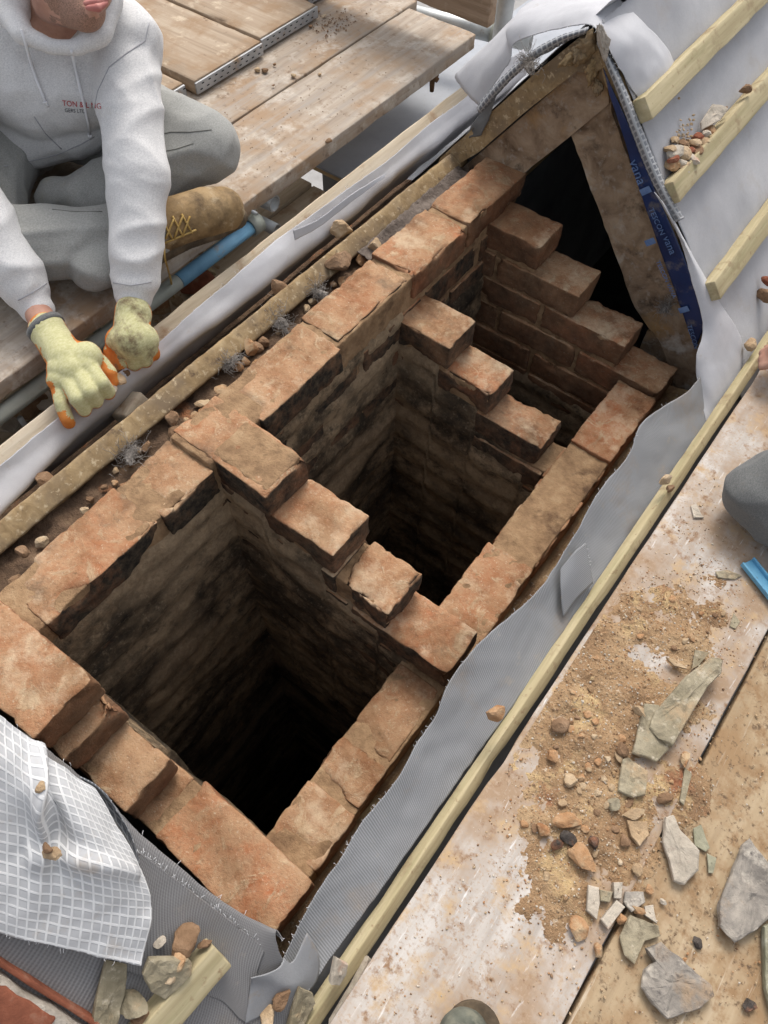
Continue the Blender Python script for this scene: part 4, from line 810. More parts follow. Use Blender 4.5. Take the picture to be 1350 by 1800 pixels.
# mortar heap
HP=[((0.7655,0.7320,-0.2000),.055,.006),((0.7301,0.6620,-0.2000),.06,.010),((0.6904,0.6039,-0.2000),.04,.010),((0.8163,0.6718,-0.2000),.07,.010),((0.7261,0.5366,-0.2000),.07,.014),((0.7109,0.4610,-0.2000),.06,.014),((0.7944,0.5117,-0.2000),.08,.016),((0.6963,0.3886,-0.2000),.045,.010),((0.7718,0.4100,-0.2000),.08,.016),((0.7579,0.3195,-0.2000),.06,.012),((0.8406,0.3597,-0.2000),.07,.014),((0.7664,0.2503,-0.2000),.045,.008),((0.8212,0.2810,-0.2000),.06,.016),((0.8762,0.2912,-0.2000),.05,.012),((0.8068,0.1989,-0.2000),.05,.010),((0.8541,0.1857,-0.2000),.045,.010),((0.8097,0.1429,-0.2000),.03,.006),((0.8346,0.7557,-0.2000),.05,.005),((0.8575,0.5594,-0.2000),.05,.010),((0.9070,0.4317,-0.2000),.05,.008),((0.8143,0.8284,-0.2000),.04,.003),((0.7230,0.9004,-0.2000),.03,.003),((0.8591,0.1425,-0.2000),.03,.004)]
def heap_h(x,y):
    h=0
    for p,r_,a in HP: h=max(h,a*math.exp(-((x-p[0])**2+(y-p[1])**2)/(r_*r_*.55)))
    v=Vector((x,y,0)); k=min(1,h/.0035); return h*(1+.5*noise.noise(v*30))*.85+(noise.noise(v*22)*.0030+noise.noise(v*60)*.0026+noise.noise(v*150)*.0018+noise.noise(v*300)*.0010)*k-.0024
X0,X1,Y0,Y1=.675,1.16,-.04,1.06; nx=190; ny=430; hv=[];hf=[];gi={}
for j in range(ny+1):
    for i in range(nx+1):
        x=X0+(X1-X0)*i/nx; y=Y0+(Y1-Y0)*j/ny; gi[i,j]=(len(hv),heap_h(x,y)); hv.append((x,y,DZ+gi[i,j][1]))
for j in range(ny):
    for i in range(nx):
        q=[gi[i,j],gi[i+1,j],gi[i+1,j+1],gi[i,j+1]]
        if max(a[1] for a in q)>-.002: hf.append([a[0] for a in q])
tag(mk('mortar_heap',hv,hf,'sand'),'heap of orange crushed mortar on the whitewashed board','heap',kind='stuff')
rg=random.Random(21); P1=[];P2=[];P3=[];P4=[]
while len(P1)+len(P2)+len(P3)+len(P4)<9000:
    x=rg.uniform(X0,X1); y=rg.uniform(-.1,1.05); h=heap_h(x,y)
    if rg.random()>(.95 if h>.001 else .45 if h>-.0022 else .10): continue
    s=abs(rg.gauss(0,.0010))+.0005
    if s>.0042: continue
    rg.choice((P1,P1,P2,P2,P3,P4)).append((x,y,DZ+max(h,0)+s*.3,s))
for P,m,l in((P1,'rock_tan','tan'),(P2,'rock_orange','orange'),(P3,'rock_brown','brown'),(P4,'rock_white','whitish')):
    tag(gravel('deck_grit',P,m,len(P)),f'fine {l} mortar grit scattered over the deck','grit',kind='stuff')
rg=random.Random(33)
for i in range(56):
    for _ in range(60):
        x=rg.uniform(.70,1.0); y=rg.uniform(.07,.95); h=heap_h(x,y)
        if h>.002: break
    s=rg.uniform(.004,.0075); m=rg.choice(['rock_tan','rock_orange','rock_orange','rock_brown','rock_tan','sand'])
    tag(rock('mortar_crumb',(x,y,DZ+max(h,0)+s*.35),(s,s*1.25,s*.6),m,1000+i,sub=2,planes=7),'thumbnail sized mortar crumb on the heap on the deck','crumb','mortar crumbs on the heap')
def slabw(name,pts,thick,mat,label,seed,z=None,tilt=(0,0),cat='slate',amp=.0025,lift=.0):
    xy=[(p[0],p[1]) for p in pts]; cx=sum(p[0] for p in pts)/len(pts); cy=sum(p[1] for p in pts)/len(pts); cz=sum(p[2] for p in pts)/len(pts)
    o=slab(name,xy,thick,mat,seed,amp=amp,loc=(cx,cy,cz+thick*.5+lift)); o.rotation_euler=(tilt[0],tilt[1],0); return tag(o,label,cat)
slabw('slate',[(0.9743,0.1941,-0.2000),(0.9883,0.2145,-0.2000),(1.0265,0.2125,-0.2000),(1.0682,0.2088,-0.2000),(1.0769,0.1990,-0.2000),(1.0700,0.1753,-0.2000),(1.0531,0.1551,-0.2000),(1.0366,0.1345,-0.2000),(1.0126,0.1383,-0.2000),(0.9897,0.1467,-0.2000),(0.9842,0.1686,-0.2000),(0.9918,0.1866,-0.2000)],.016,'slate_grey','large angular grey slate at the bottom right of the deck',1,amp=.004)
slabw('slate',[(1.0316,0.4110,-0.2000),(1.0366,0.4240,-0.2000),(1.0817,0.4071,-0.2000),(1.1202,0.3898,-0.2000),(1.1072,0.3468,-0.2000),(1.0968,0.3194,-0.2000),(1.0736,0.2782,-0.2000),(1.0473,0.2851,-0.2000),(1.0346,0.3142,-0.2000),(1.0337,0.3572,-0.2000)],.020,'slate_grey','dark grey pointed slate cut by the right edge',2,amp=.003)
slabw('slate',[(0.9183,0.3761,-0.2000),(0.9278,0.3875,-0.2000),(0.9454,0.3732,-0.2000),(0.9822,0.3626,-0.2000),(0.9919,0.3367,-0.2000),(0.9834,0.3057,-0.2000),(0.9687,0.3006,-0.2000),(0.9503,0.3235,-0.2000),(0.9317,0.3401,-0.2000)],.016,'slate_pale','pale pink streaked slate lying across the deck joint',3)
slabw('mortar_slab',[(0.8650,0.6596,-0.1900),(0.8826,0.6637,-0.1900),(0.8891,0.6387,-0.1900),(0.8809,0.6044,-0.1900),(0.8790,0.5570,-0.1900),(0.8764,0.4798,-0.1900),(0.8664,0.4770,-0.1900),(0.8332,0.4850,-0.1900),(0.8286,0.5140,-0.1900),(0.8358,0.5565,-0.1900),(0.8433,0.6002,-0.1900)],.017,'slate_olive','long olive grey mortar slab on top of the heap',4,lift=.006,tilt=(.05,-.08))
slabw('mortar_slab',[(0.8085,0.5192,-0.1950),(0.8302,0.5319,-0.1950),(0.8431,0.4965,-0.1950),(0.8758,0.4763,-0.1950),(0.8681,0.4451,-0.1950),(0.8308,0.4343,-0.1950),(0.8211,0.4703,-0.1950)],.014,'slate_olive','olive mortar slab partly under the long slab',5)
slabw('mortar_slab',[(0.8219,0.4148,-0.1950),(0.8293,0.4228,-0.1950),(0.8641,0.4217,-0.1950),(0.8775,0.3863,-0.1950),(0.8629,0.3709,-0.1950),(0.8392,0.3652,-0.1950)],.014,'slate_olive','square olive slab below the two overlapping slabs',6)
slabw('slate',[(0.8024,0.6200,-0.1900),(0.8229,0.6277,-0.1900),(0.8417,0.6223,-0.1900),(0.8205,0.6141,-0.1900)],.005,'rock_tan','thin curved tan chip left of the long slab head',7)
slabw('slate',[(0.8378,0.6643,-0.1900),(0.8608,0.6763,-0.1900),(0.8559,0.6435,-0.1900),(0.8490,0.6278,-0.1900)],.006,'slate_olive','flat grey chip at the head of the long slab',8)
slabw('slate',[(0.8667,0.7829,-0.2000),(0.8832,0.7727,-0.2000),(0.8814,0.7531,-0.2000),(0.8708,0.7520,-0.2000)],.005,'slate_olive','small triangular chip beside the deck joint near the blue bar',9)
slabw('slate',[(0.8044,0.8406,-0.2000),(0.8204,0.8574,-0.2000),(0.8492,0.8656,-0.2000),(0.8412,0.8489,-0.2000),(0.8137,0.8325,-0.2000)],.006,'slate_olive','flat olive chip left of the blue bar',10)
slabw('slate',[(0.9376,0.2208,-0.2000),(0.9769,0.2324,-0.2000),(0.9848,0.2218,-0.2000),(0.9698,0.2033,-0.2000),(0.9707,0.1682,-0.2000),(0.9541,0.1682,-0.2000),(0.9373,0.1863,-0.2000)],.009,'slate_olive','olive tapering slate just above the large grey slate',11)
slabw('slate',[(0.8670,0.2175,-0.2000),(0.8817,0.2247,-0.2000),(0.8927,0.2079,-0.2000),(0.8993,0.1846,-0.2000),(0.8816,0.1854,-0.2000)],.012,'slate_pale','leftmost pale chip of the cluster over the joint',12)
slabw('slate',[(0.9106,0.2251,-0.2000),(0.9248,0.2235,-0.2000),(0.9186,0.1824,-0.2000),(0.9034,0.1877,-0.2000)],.013,'slate_pale','pale oblong chip lying over the dark joint',13)
slabw('slate',[(0.9163,0.2438,-0.2000),(0.9386,0.2605,-0.2000),(0.9473,0.2488,-0.2000),(0.9359,0.2242,-0.2000),(0.9210,0.2291,-0.2000)],.013,'slate_grey','round edged grey chip in the cluster over the joint',14)
slabw('slate',[(0.8952,0.2435,-0.2000),(0.9071,0.2524,-0.2000),(0.9161,0.2312,-0.2000),(0.9067,0.2251,-0.2000)],.010,'slate_pale','small upright pale chip at the top of the cluster',15)
slabw('slate',[(0.9493,0.2446,-0.2000),(0.9590,0.2538,-0.2000),(0.9742,0.2341,-0.2000),(0.9548,0.2336,-0.2000)],.008,'slate_pale','pale narrow chip right of the grey chip',16)
slabw('slate',[(0.8832,0.2219,-0.2000),(0.9014,0.2317,-0.2000),(0.9037,0.2162,-0.2000),(0.8919,0.2092,-0.2000)],.014,'slate_olive','brownish chip between two pale chips of the cluster',17)
slabw('slate',[(0.8710,0.3362,-0.2000),(0.8991,0.3542,-0.2000),(0.9092,0.3377,-0.2000),(0.9045,0.3135,-0.2000),(0.8880,0.3186,-0.2000)],.013,'rock_tan','flat tan stone left of the pink streaked slate',18,cat='stone')
slabw('slate',[(0.9118,0.4692,-0.2000),(0.9259,0.4673,-0.2000),(0.9358,0.4128,-0.2000),(0.9277,0.4154,-0.2000)],.005,'slate_olive','slim olive chip along the deck joint',19)
slabw('slate',[(0.9628,0.3905,-0.2000),(0.9705,0.4036,-0.2000),(0.9956,0.3798,-0.2000),(0.9929,0.3707,-0.2000),(0.9755,0.3689,-0.2000)],.004,'slate_green','thin green flake right of the pink streaked slate',20)
slabw('slate',[(0.9950,0.3702,-0.2000),(1.0095,0.3719,-0.2000),(1.0145,0.3497,-0.2000),(1.0088,0.3454,-0.2000)],.004,'slate_green','smaller green flake below the first green flake',21)
slabw('slate',[(1.1015,0.3230,-0.2000),(1.1156,0.3483,-0.2000),(1.1712,0.2440,-0.2000),(1.1555,0.2240,-0.2000),(1.1338,0.2508,-0.2000)],.016,'slate_green','green slate edge at the bottom right corner of the frame',22)
slabw('slate',[(0.7036,0.9508,-0.2000),(0.7102,0.9609,-0.2000),(0.7365,0.9405,-0.2000),(0.7202,0.9280,-0.2000)],.005,'slate_pale','lone pale chip on the deck left of the knee',23)
for i,(p,s,m,lab) in enumerate([((0.8114,0.2557,-0.1870),(.012,.015,.008),'rock_black','black clinker lump in the middle of the heap'),((0.8013,0.2380,-0.1870),(.009,.011,.007),'rock_black','smaller black clinker left of the main black lump'),((0.8424,0.2760,-0.1870),(.013,.009,.008),'rock_black','grey black clinker with pale crust right of the black lump'),
 ((0.8403,0.2444,-0.1890),(.026,.018,.009),'rock_orange','broad orange brick chip below the black clinker'),((0.8865,0.1589,-0.1930),(.016,.020,.010),'rock_orange','smooth orange chip below the pale chip cluster'),((0.9192,0.1526,-0.1930),(.010,.011,.008),'rock_orange','orange nugget on the edge of the deck joint'),
 ((0.7991,0.2773,-0.1860),(.024,.014,.010),'rock_orange','rusty orange stone above the black clinker'),((0.7735,0.2432,-0.1900),(.014,.012,.008),'rock_orange','orange stone at the left of the clinker'),((0.7711,0.3374,-0.1880),(.018,.014,.010),'rock_tan','tan stone in the lower half of the heap'),
 ((0.7127,0.4021,-0.1860),(.013,.017,.010),'rock_brown','brown oblong stone at the left of the heap'),((0.7271,0.3494,-0.1880),(.012,.012,.008),'rock_orange','orange stone on the left flank of the heap'),((0.8143,0.4314,-0.1850),(.014,.014,.010),'rock_brown','brown stone left of the overlapping slabs'),
 ((0.8450,0.3440,-0.1880),(.016,.012,.009),'slate_olive','grey brown stone below the square olive slab'),((0.8763,0.3516,-0.1880),(.018,.010,.008),'rock_tan','tan stone between the square slab and the flat stone'),((0.9076,0.4028,-0.1920),(.016,.010,.007),'rock_brown','brown stone straddling the deck joint'),
 ((0.9063,0.4793,-0.1900),(.018,.008,.008),'rock_orange','tan orange sliver beside the deck joint'),((1.0350,0.2475,-0.1980),(.010,.008,.005),'rock_black','black speck of clinker right of the olive tapering slate'),((1.1258,0.2228,-0.1970),(.012,.012,.006),'rock_black','dark cinder near the bottom right corner'),
 ((0.8137,0.5025,-0.1860),(.01,.02,.012),'rock_tan','pale tan stone beside the upper end of the second slab'),((0.9695,0.2661,-0.1960),(.006,.006,.004),'rock_white','white chip right of the cluster'),((0.8614,0.6343,-0.1750),(.008,.008,.006),'slate_green','greenish knob on the long slab'),((0.8850,0.3064,-0.1900),(.012,.01,.007),'rock_brown','brown pebble below the flat tan stone'),
 ((0.9183,0.2817,-0.1940),(.010,.009,.007),'rock_tan','tan pebble above the grey chip'),((0.9462,0.2686,-0.1950),(.009,.008,.006),'rock_orange','orange pebble right of the grey chip'),((0.9424,0.2322,-0.1920),(.012,.008,.008),'rock_orange','orange pebble under the pale narrow chip'),((0.9286,0.2080,-0.1930),(.008,.010,.007),'rock_orange','orange pebble beside the oblong chip')]):
    tag(rock('stone',p,s,m,400+i),lab,'stone')
# stones along the long batten and the right slope
for i,(p,s,m,lab) in enumerate([((0.6193,0.3468,-0.1622),(.014,.020,.013),'rock_orange','orange brown stone balanced on the long batten'),((0.6346,0.9693,-0.1898),(.010,.020,.012),'rock_tan','pale mortar piece leaning on the long batten'),((0.6515,0.9839,-0.2192),(.009,.011,.008),'rock_brown','brown stone at the foot of the pale mortar piece'),
 ((0.6244,1.4654,-0.2081),(.016,.022,.014),'rock_tan','tan clod at the far end of the long batten'),((0.5931,1.5969,-0.1720),(.016,.03,.014),'rock_brown','dark rubble lump cut by the right edge on the slope'),((0.5786,1.6243,-0.1554),(.012,.016,.010),'red_brick','red brick chip at the right edge on the slope'),((0.3232,1.7693,0.1533),(.014,.012,.010),'rock_brown','brown stone behind the middle batten near the right edge'),((0.3182,1.6742,0.1490),(.008,.007,.006),'rock_brown','brown crumb above the standing slate chip')]):
    tag(rock('stone',p,s,m,450+i),lab,'stone')
rg=random.Random(8)
for i,p in enumerate([(0.2926,1.4378,0.1635),(0.3064,1.4456,0.1576),(0.2995,1.4897,0.1555),(0.3198,1.4668,0.1473),(0.3191,1.5000,0.1430),(0.3183,1.4494,0.1390),(0.3133,1.4266,0.1398),(0.3290,1.4502,0.1366),(0.3330,1.4774,0.1370),(0.3294,1.5118,0.1362),(0.3252,1.5503,0.1360),(0.3119,1.5548,0.1414),(0.3196,1.5735,0.1405),(0.3207,1.6048,0.1362),(0.2887,1.4736,0.1629),(0.3420,1.4499,0.1267),(0.3319,1.4289,0.1283),(0.3178,1.5215,0.1446),(0.3097,1.4308,0.1538)]):
    s=rg.uniform(.010,.019); tag(rock('rubble_piece',p,(s,s*1.25,s*.6),['rock_tan','slate_pale','rock_brown','rock_tan','red_brick','slate_pale','rock_orange'][i%7],470+i,sub=2,planes=7),'broken mortar and brick piece heaped above the middle batten end','rubble','rubble heap on the middle batten')
slabw('slate',[(0.3023,1.5774,0.1623),(0.2915,1.6343,0.1747),(0.3068,1.6526,0.1572),(0.3222,1.6592,0.1395),(0.3290,1.6266,0.1316),(0.3152,1.5710,0.1476)],.010,'slate_pale','standing grey slate chip with red smear above the middle batten',41,tilt=(.2,.6))
hp=Vector((0.3118,1.4920,0.1314)); rg=random.Random(77); PB=[]
for _ in range(260):
    a=rg.gauss(0,.022); c_=abs(rg.gauss(0,.030)); x=hp.x+.012-c_*.62; y=hp.y+a+c_*.4; PB.append((x,y,zR(x)+.004+rg.uniform(0,.012),rg.uniform(.0015,.005)))
tag(gravel('slope_rubble',PB,'rock_tan',9),'fine mortar crumbs heaped above the middle batten','rubble',kind='stuff')
# ------------------------------------------------ bottom left corner
def slab_on_slope(name,pts,thick,mat,label,seed,lift=0,cat='slate'):
    x=Vector((1,0,-1.15)).normalized(); y=Vector((0,1,0)); V=[Vector(p) for p in pts]; c_=sum(V,Vector())/len(V)
    o=slab(name,[((v-c_).dot(x),(v-c_).dot(y)) for v in V],thick,mat,seed,amp=.003); rframe(o,c_+nR*(thick*.5+lift),x,y); return tag(o,label,cat)
slab_on_slope('slate',[(0.4071,-0.2488,0.0178),(0.4248,-0.2383,-0.0025),(0.4385,-0.2597,-0.0183),(0.4530,-0.2904,-0.0350),(0.4646,-0.3179,-0.0482),(0.4460,-0.3299,-0.0268),(0.4337,-0.3070,-0.0127),(0.4243,-0.2891,-0.0020),(0.4150,-0.2675,0.0088)],.010,'slate_olive','long olive slate under the lower edge of the gridded flap',51)
slab_on_slope('slate',[(0.4358,-0.2175,-0.0012),(0.4661,-0.1932,-0.0361),(0.4729,-0.1942,-0.0438),(0.4797,-0.2044,-0.0517),(0.4758,-0.2428,-0.0471),(0.4577,-0.2433,-0.0263),(0.4404,-0.2340,-0.0065)],.012,'slate_olive','grey mortar crusted slate resting on the batten offcut',52,lift=.006)
for i,(p,s,m,lab) in enumerate([((0.4639,-0.1822,-0.0234),(.022,.018,.012),'rock_brown','brown stone at the upper end of the batten offcut'),((0.4824,-0.1715,-0.0448),(.007,.010,.008),'rock_brown','small brown stone on the end of the batten offcut'),((0.4416,-0.1991,-0.0158),(.008,.010,.003),'slate_pale','white chip above the mortar crusted slate'),((0.4740,-0.2013,-0.0231),(.014,.012,.008),'rock_orange','reddish crust lump on the slate on the batten offcut'),((0.4755,-0.2189,-0.0248),(.016,.012,.007),'rock_tan','tan crust lump on the slate on the batten offcut'),((0.4595,-0.2710,-0.0284),(.016,.022,.010),'slate_olive','grey rubble beside the batten offcut at the bottom'),((0.4751,-0.2782,-0.0464),(.014,.016,.010),'rock_brown','brown rubble at the bottom edge by the batten offcut'),((0.3309,-0.1871,0.1845),(.009,.016,.007),'rock_tan','tan clod lying on the gridded flap'),((0.2950,-0.1446,0.2408),(.006,.008,.005),'rock_tan','small yellow crumb on the gridded flap fold'),((0.3273,-0.1854,0.1916),(.005,.009,.004),'rock_brown','dark crumb beside the clod on the gridded flap'),
 ((0.5913,-0.1670,-0.1799),(.014,.018,.012),'rock_brown','brown lump beside the olive slate at the bottom'),((0.5878,-0.1942,-0.1810),(.018,.016,.009),'rock_tan','tan lump at the bottom edge left of the long batten')]):
    tag(rock('stone',p,s,m,500+i),lab,'stone')
slab_on_slope('slate',[(0.5960,-0.1428,-0.1954),(0.6142,-0.1391,-0.2163),(0.6231,-0.1457,-0.2265),(0.6294,-0.1870,-0.2338),(0.6145,-0.1969,-0.2167)],.012,'slate_olive','olive slate between the underlay and the long batten at the bottom',53)
slab_on_slope('slate',[(0.6000,-0.0834,-0.1900),(0.6167,-0.0802,-0.2092),(0.6240,-0.0925,-0.2176),(0.6250,-0.1085,-0.2188),(0.6132,-0.1137,-0.2052)],.012,'slate_pale','tan slate piece leaning on the near end of the long batten',54,lift=.02)
slab_on_slope('slate',[(0.6495,-0.0549,-0.2470),(0.6656,-0.0546,-0.2655),(0.6667,-0.1038,-0.2667),(0.6683,-0.1561,-0.2685),(0.6575,-0.1565,-0.2562),(0.6551,-0.1024,-0.2534)],.010,'slate_pale','red edged slate standing between the long batten and the deck',55,lift=.0)
# brick parapet across the roof at the bottom left
PW=thing('brick_parapet','red brick parapet with pale mortar at the bottom left corner','parapet',(0,0,0))
xs=Vector((1,0,-1.15)).normalized(); Vr=Vector((0.3773,-0.3115,0.0761)); sd0=xs
for i in range(-3,4):
    for j in range(3):
        o=mk('brick',*rbox_data(.100,.062,.07,r=.004,cell=.02,amp=.002,chip=.03,seed=600+i*5+j),'red_brick',PW)
        rframe(o,Vr+xs*(i*.111+(.055 if j%2 else 0))+Vector((0,-.034-.074*j,0))-nR*.028,xs,(0,1,0))
o=mk('mortar_bed',*rbox_data(.85,.235,.07,r=.004,cells=(.02,.02,.03),amp=.004,seed=620),'pale_mortar',PW); rframe(o,Vr+Vector((0,-.118,0))-nR*.031,xs,(0,1,0))
o=mk('tile_edge',*rbox_data(.85,.006,.03,r=.002,cells=(.03,.005,.02),amp=.001,seed=621),'red_brick',PW); rframe(o,Vr+Vector((0,.008,0))-nR*.02,xs,(0,1,0))
# blue bar on the right deck
t=thing('blue_bar','blue painted steel bar lying on the right deck below the knee','bar',(0.8428,0.8934,-0.1960))
o=mk('web',*rbox_data(.30,.026,.004,r=.0015,cells=(.03,.01,.004),amp=.0004,seed=7),'blue_tool_paint',t); o.location=(.15,0,.004)
for s in(-1,1):
    o=mk('flange',*rbox_data(.30,.004,.012,r=.0015,cells=(.03,.004,.01),amp=.0003,seed=8),'blue_tool_paint',t); o.location=(.15,s*.013,.009)
d_=Vector((0.9009,0.8619,-0.1960))-Vector((0.8428,0.8934,-0.1960)); t.rotation_euler=(0,0,math.atan2(d_.y,d_.x))
# ================================================================== seated worker
from mathutils.bvhtree import BVHTree
EYE=Vector((0.66617,-.069457,1.058568))
PZ=thing('person','person in pale grey hoodie sitting cross legged, gloved hands at the upstand','person',(-.8,.7,0))
INV=Matrix.Translation((.8,-.7,0))
def fold(p,k=1,s=0):
    n1=noise.noise(Vector((p.x*6+s,p.y*6+p.z*4,p.z*11-p.x*5))); n2=noise.noise(Vector((p.x*13+p.z*9,p.y*12+s,p.z*20-p.y*6)))
    return ((1-abs(n1))**3*.0075+(1-abs(n2))**3*.0032-.004)*k
def pchild(o): o.parent=PZ; o.matrix_parent_inverse=INV; return o
LS,LE,LW=Vector((-0.6214,0.8443,0.3100)),Vector((-0.4523,0.6825,0.1900)),Vector((-0.3695,0.5423,0.0450))
RS,RE,RW=Vector((-0.8319,0.5913,0.3100)),Vector((-0.6604,0.4559,0.2000)),Vector((-0.4826,0.4011,0.0550))
LH,RH=Vector((-0.3460,0.5102,0.0300)),Vector((-0.4262,0.3789,0.0450))
CHEST=Vector((-0.7754,0.7772,0.2700)); PEL=Vector((-.93,.74,.13)); NECK=Vector((-0.6917,0.7661,0.3700)); HEAD=Vector((-0.6451,0.7886,0.4600)); CHIN=Vector((-0.5402,0.7318,0.4250))
body=blob('body',[(PEL,.10,CHEST,.11),(CHEST,.08,NECK,.05),(NECK,.052,HEAD,.06),(LS,.04,LE,.035),(LE,.034,LW,.026),(LW,.026,LH,.026),(RS,.04,RE,.035),(RE,.034,RW,.026),(RW,.026,RH,.026),(CHEST,.06,LS,.05),(CHEST,.06,RS,.05),
 (HEAD,.078,HEAD+(CHIN-HEAD)*.35,.070),(HEAD+(CHIN-HEAD)*.4,.062,HEAD+(CHIN-HEAD)*.88,.036),(CHIN,.026,CHIN+Vector((.004,-.004,.004)),.024),
 (Vector((-0.6442,0.7353,0.4100)),.030,CHIN,.026),(Vector((-0.5226,0.7836,0.4600)),.013,Vector((-0.5180,0.7704,0.4900)),.010),
 (Vector((-0.5027,0.7341,0.4520)),.014,Vector((-0.4984,0.7485,0.4550)),.010)],.0055,'skin',None,smooth=5); pchild(body)
body.data.materials.append(M['beard']); cc=CHIN+(HEAD-CHIN)*.12
for p in body.data.polygons:
    if (p.center-cc).length+noise.noise(p.center*90)*.022<.060 and (p.center-Vector((-0.5042,0.7354,0.4520))).length>.026: p.material_index=1
for i,(pp,a,b_) in enumerate([((-0.4863,0.7234,0.4620),(-0.4988,0.7084,0.4620),(-0.4835,0.7401,0.4620)),((-0.4800,0.7161,0.4580),(-0.4926,0.7059,0.4580),(-0.4820,0.7360,0.4580))]):
    lp=blob('lip',[(Vector(a),.004,Vector(pp),.0065),(Vector(pp),.0065,Vector(b_),.004)],.002,'lip',None,smooth=3); pchild(lp)
dn=(CHIN-HEAD).normalized(); fw=Vector((-0.5027,0.7341,0.4520))-HEAD; fw=(fw-dn*fw.dot(dn)).normalized(); sdv=dn.cross(fw)
for s_ in(-1,1):
    e=HEAD+fw*.066+sdv*(s_*.030)-dn*.002
    pchild(blob('eye',[(e,(.0125,.0125,.0125),None)],.003,'white_plastic',None,smooth=2)); pchild(blob('iris',[(e+fw*.0095,(.0055,.0055,.0055),None)],.0015,'hair',None,smooth=1))
    pchild(blob('eyebrow',[(e+fw*.010-dn*.020-sdv*.013,.004,e+fw*.009-dn*.021+sdv*.013,.0035)],.0015,'hair',None,smooth=1))
    pchild(blob('ear',[(HEAD+sdv*(s_*.080)-fw*.008+dn*.005,.014,HEAD+sdv*(s_*.084)-fw*.012-dn*.022,.017)],.003,'skin',None,smooth=3))
hr=blob('hair',[(HEAD+Vector((-.03,.02,.03)),(.085,.085,.08),None)],.006,'hair',None,disp=lambda p,n:noise.noise(p*60)*.004); pchild(hr)
def ring(p,A,B,seed):
    ax=B-A; L=ax.length; t=(p-A).dot(ax)/(L*L); d=(p-(A+ax*t)).length
    if t<-.15 or t>1.02 or d>.085: return 0
    w_=math.exp(-((t-.9)/.16)**2)+.8*math.exp(-((t-.05)/.16)**2)+.05
    ph=t*L/.048+noise.noise(p*9+Vector((seed,0,0)))*1.8+.5*noise.noise(p*5)
    return w_*.0030*(1-abs(math.sin(math.pi*ph)))**2*(.4+.9*abs(noise.noise(p*9)))-.0004
def along(p,A,B,seed,k=5,amp=.004,rmax=.14):
    ax=B-A; L=ax.length; t=(p-A).dot(ax)/(L*L); q=p-(A+ax*t)
    if t<-.1 or t>1.1 or q.length>rmax: return 0
    u=ax.normalized(); e=u.orthogonal().normalized(); g=u.cross(e); an=math.atan2(q.dot(g),q.dot(e))
    ph=an*k/2+t*1.2+noise.noise(p*7+Vector((seed,0,0)))*2.2
    return amp*(1-abs(math.sin(ph)))**2.2*math.sin(math.pi*min(1,max(0,t*.9+.1)))-.0006
def hdisp(p,n):
    k=1.0
    d=(p-LE).length; 
    if d<.16: k+=.6*(1-d/.16)
    return fold(p,k)+ring(p,LE,LW,1)+ring(p,RE,RW,2)+along(p,LS,LE,5,4,.005,.09)+along(p,Vector((-.90,.74,.16)),CHEST,6,5,.007,.2)
ho=blob('hoodie',[(Vector((-.90,.74,.16)),.135,CHEST,.130),(CHEST+Vector((.0,.06,-.02)),.11,CHEST+Vector((0,-.06,-.02)),.11),(CHEST,.11,LS,.075),(CHEST,.11,RS,.075),
 (Vector((-0.7929,0.6750,0.1600)),.075,Vector((-0.7230,0.7610,0.1700)),.070),(Vector((-0.7608,0.7157,0.2400)),.10,Vector((-0.6980,0.7706,0.2600)),.095),
 (LS,.066,LE,.054),(LE,.054,LW+(LE-LW)*.30,.050),(LW+(LE-LW)*.30,.050,LW+(LE-LW)*.15,.044),(LW+(LE-LW)*.17,.036,LW,.0325),
 (RS,.068,RE,.056),(RE,.056,RW+(RE-RW)*.30,.052),(RW+(RE-RW)*.30,.052,RW+(RE-RW)*.17,.046),(RW+(RE-RW)*.18,.036,RW,.033),
 (Vector((-0.7016,0.6862,0.4000)),.024,Vector((-0.6470,0.6665,0.3850)),.020),(Vector((-0.6470,0.6665,0.3850)),.018,Vector((-0.6041,0.6866,0.3720)),.015),(Vector((-0.6041,0.6866,0.3720)),.015,Vector((-0.5707,0.7139,0.3700)),.015),(Vector((-0.5707,0.7139,0.3700)),.015,Vector((-0.5509,0.7542,0.3850)),.017),(Vector((-0.5509,0.7542,0.3850)),.017,Vector((-0.5730,0.8010,0.4100)),.022),
 (Vector((-0.7016,0.6862,0.4000)),.03,Vector((-0.7419,0.7458,0.4400)),.05),(Vector((-0.5730,0.8010,0.4100)),.022,Vector((-0.6168,0.8486,0.4400)),.03),(Vector((-0.7419,0.7458,0.4400)),.05,Vector((-0.9233,1.0009,0.4400)),.06)],.0058,'hoodie',None,smooth=5,disp=hdisp); pchild(ho)
LK,RK=Vector((-0.5215,0.8991,0.1150)),Vector((-0.6630,0.3983,0.1100)); LA,RA=Vector((-.62,.66,.07)),Vector((-0.4570,0.6786,0.0700))
tr=blob('joggers',[((-.93,.76,.13),.125,(-.90,.70,.13),.125),((-.90,.80,.13),.115,LK,.078),(LK,.076,LA,.062),((-.90,.66,.13),.115,RK,.080),(RK,.078,Vector((-0.5470,0.5450,0.0750)),.068),(Vector((-0.5470,0.5450,0.0750)),.066,RA,.050),(Vector((-0.4803,0.5433,0.0550)),.045,Vector((-0.4559,0.5971,0.0600)),.045),(Vector((-0.6685,0.6243,0.0850)),.04,Vector((-0.5734,0.6786,0.0900)),.038)],.0058,'joggers',None,smooth=5,disp=lambda p,n:fold(p,1.3,4)+along(p,Vector((-.90,.80,.13)),LK,1,6,.008)+along(p,RK,RA,2,5,.008)+along(p,LK,LA,3,5,.006)); pchild(tr)
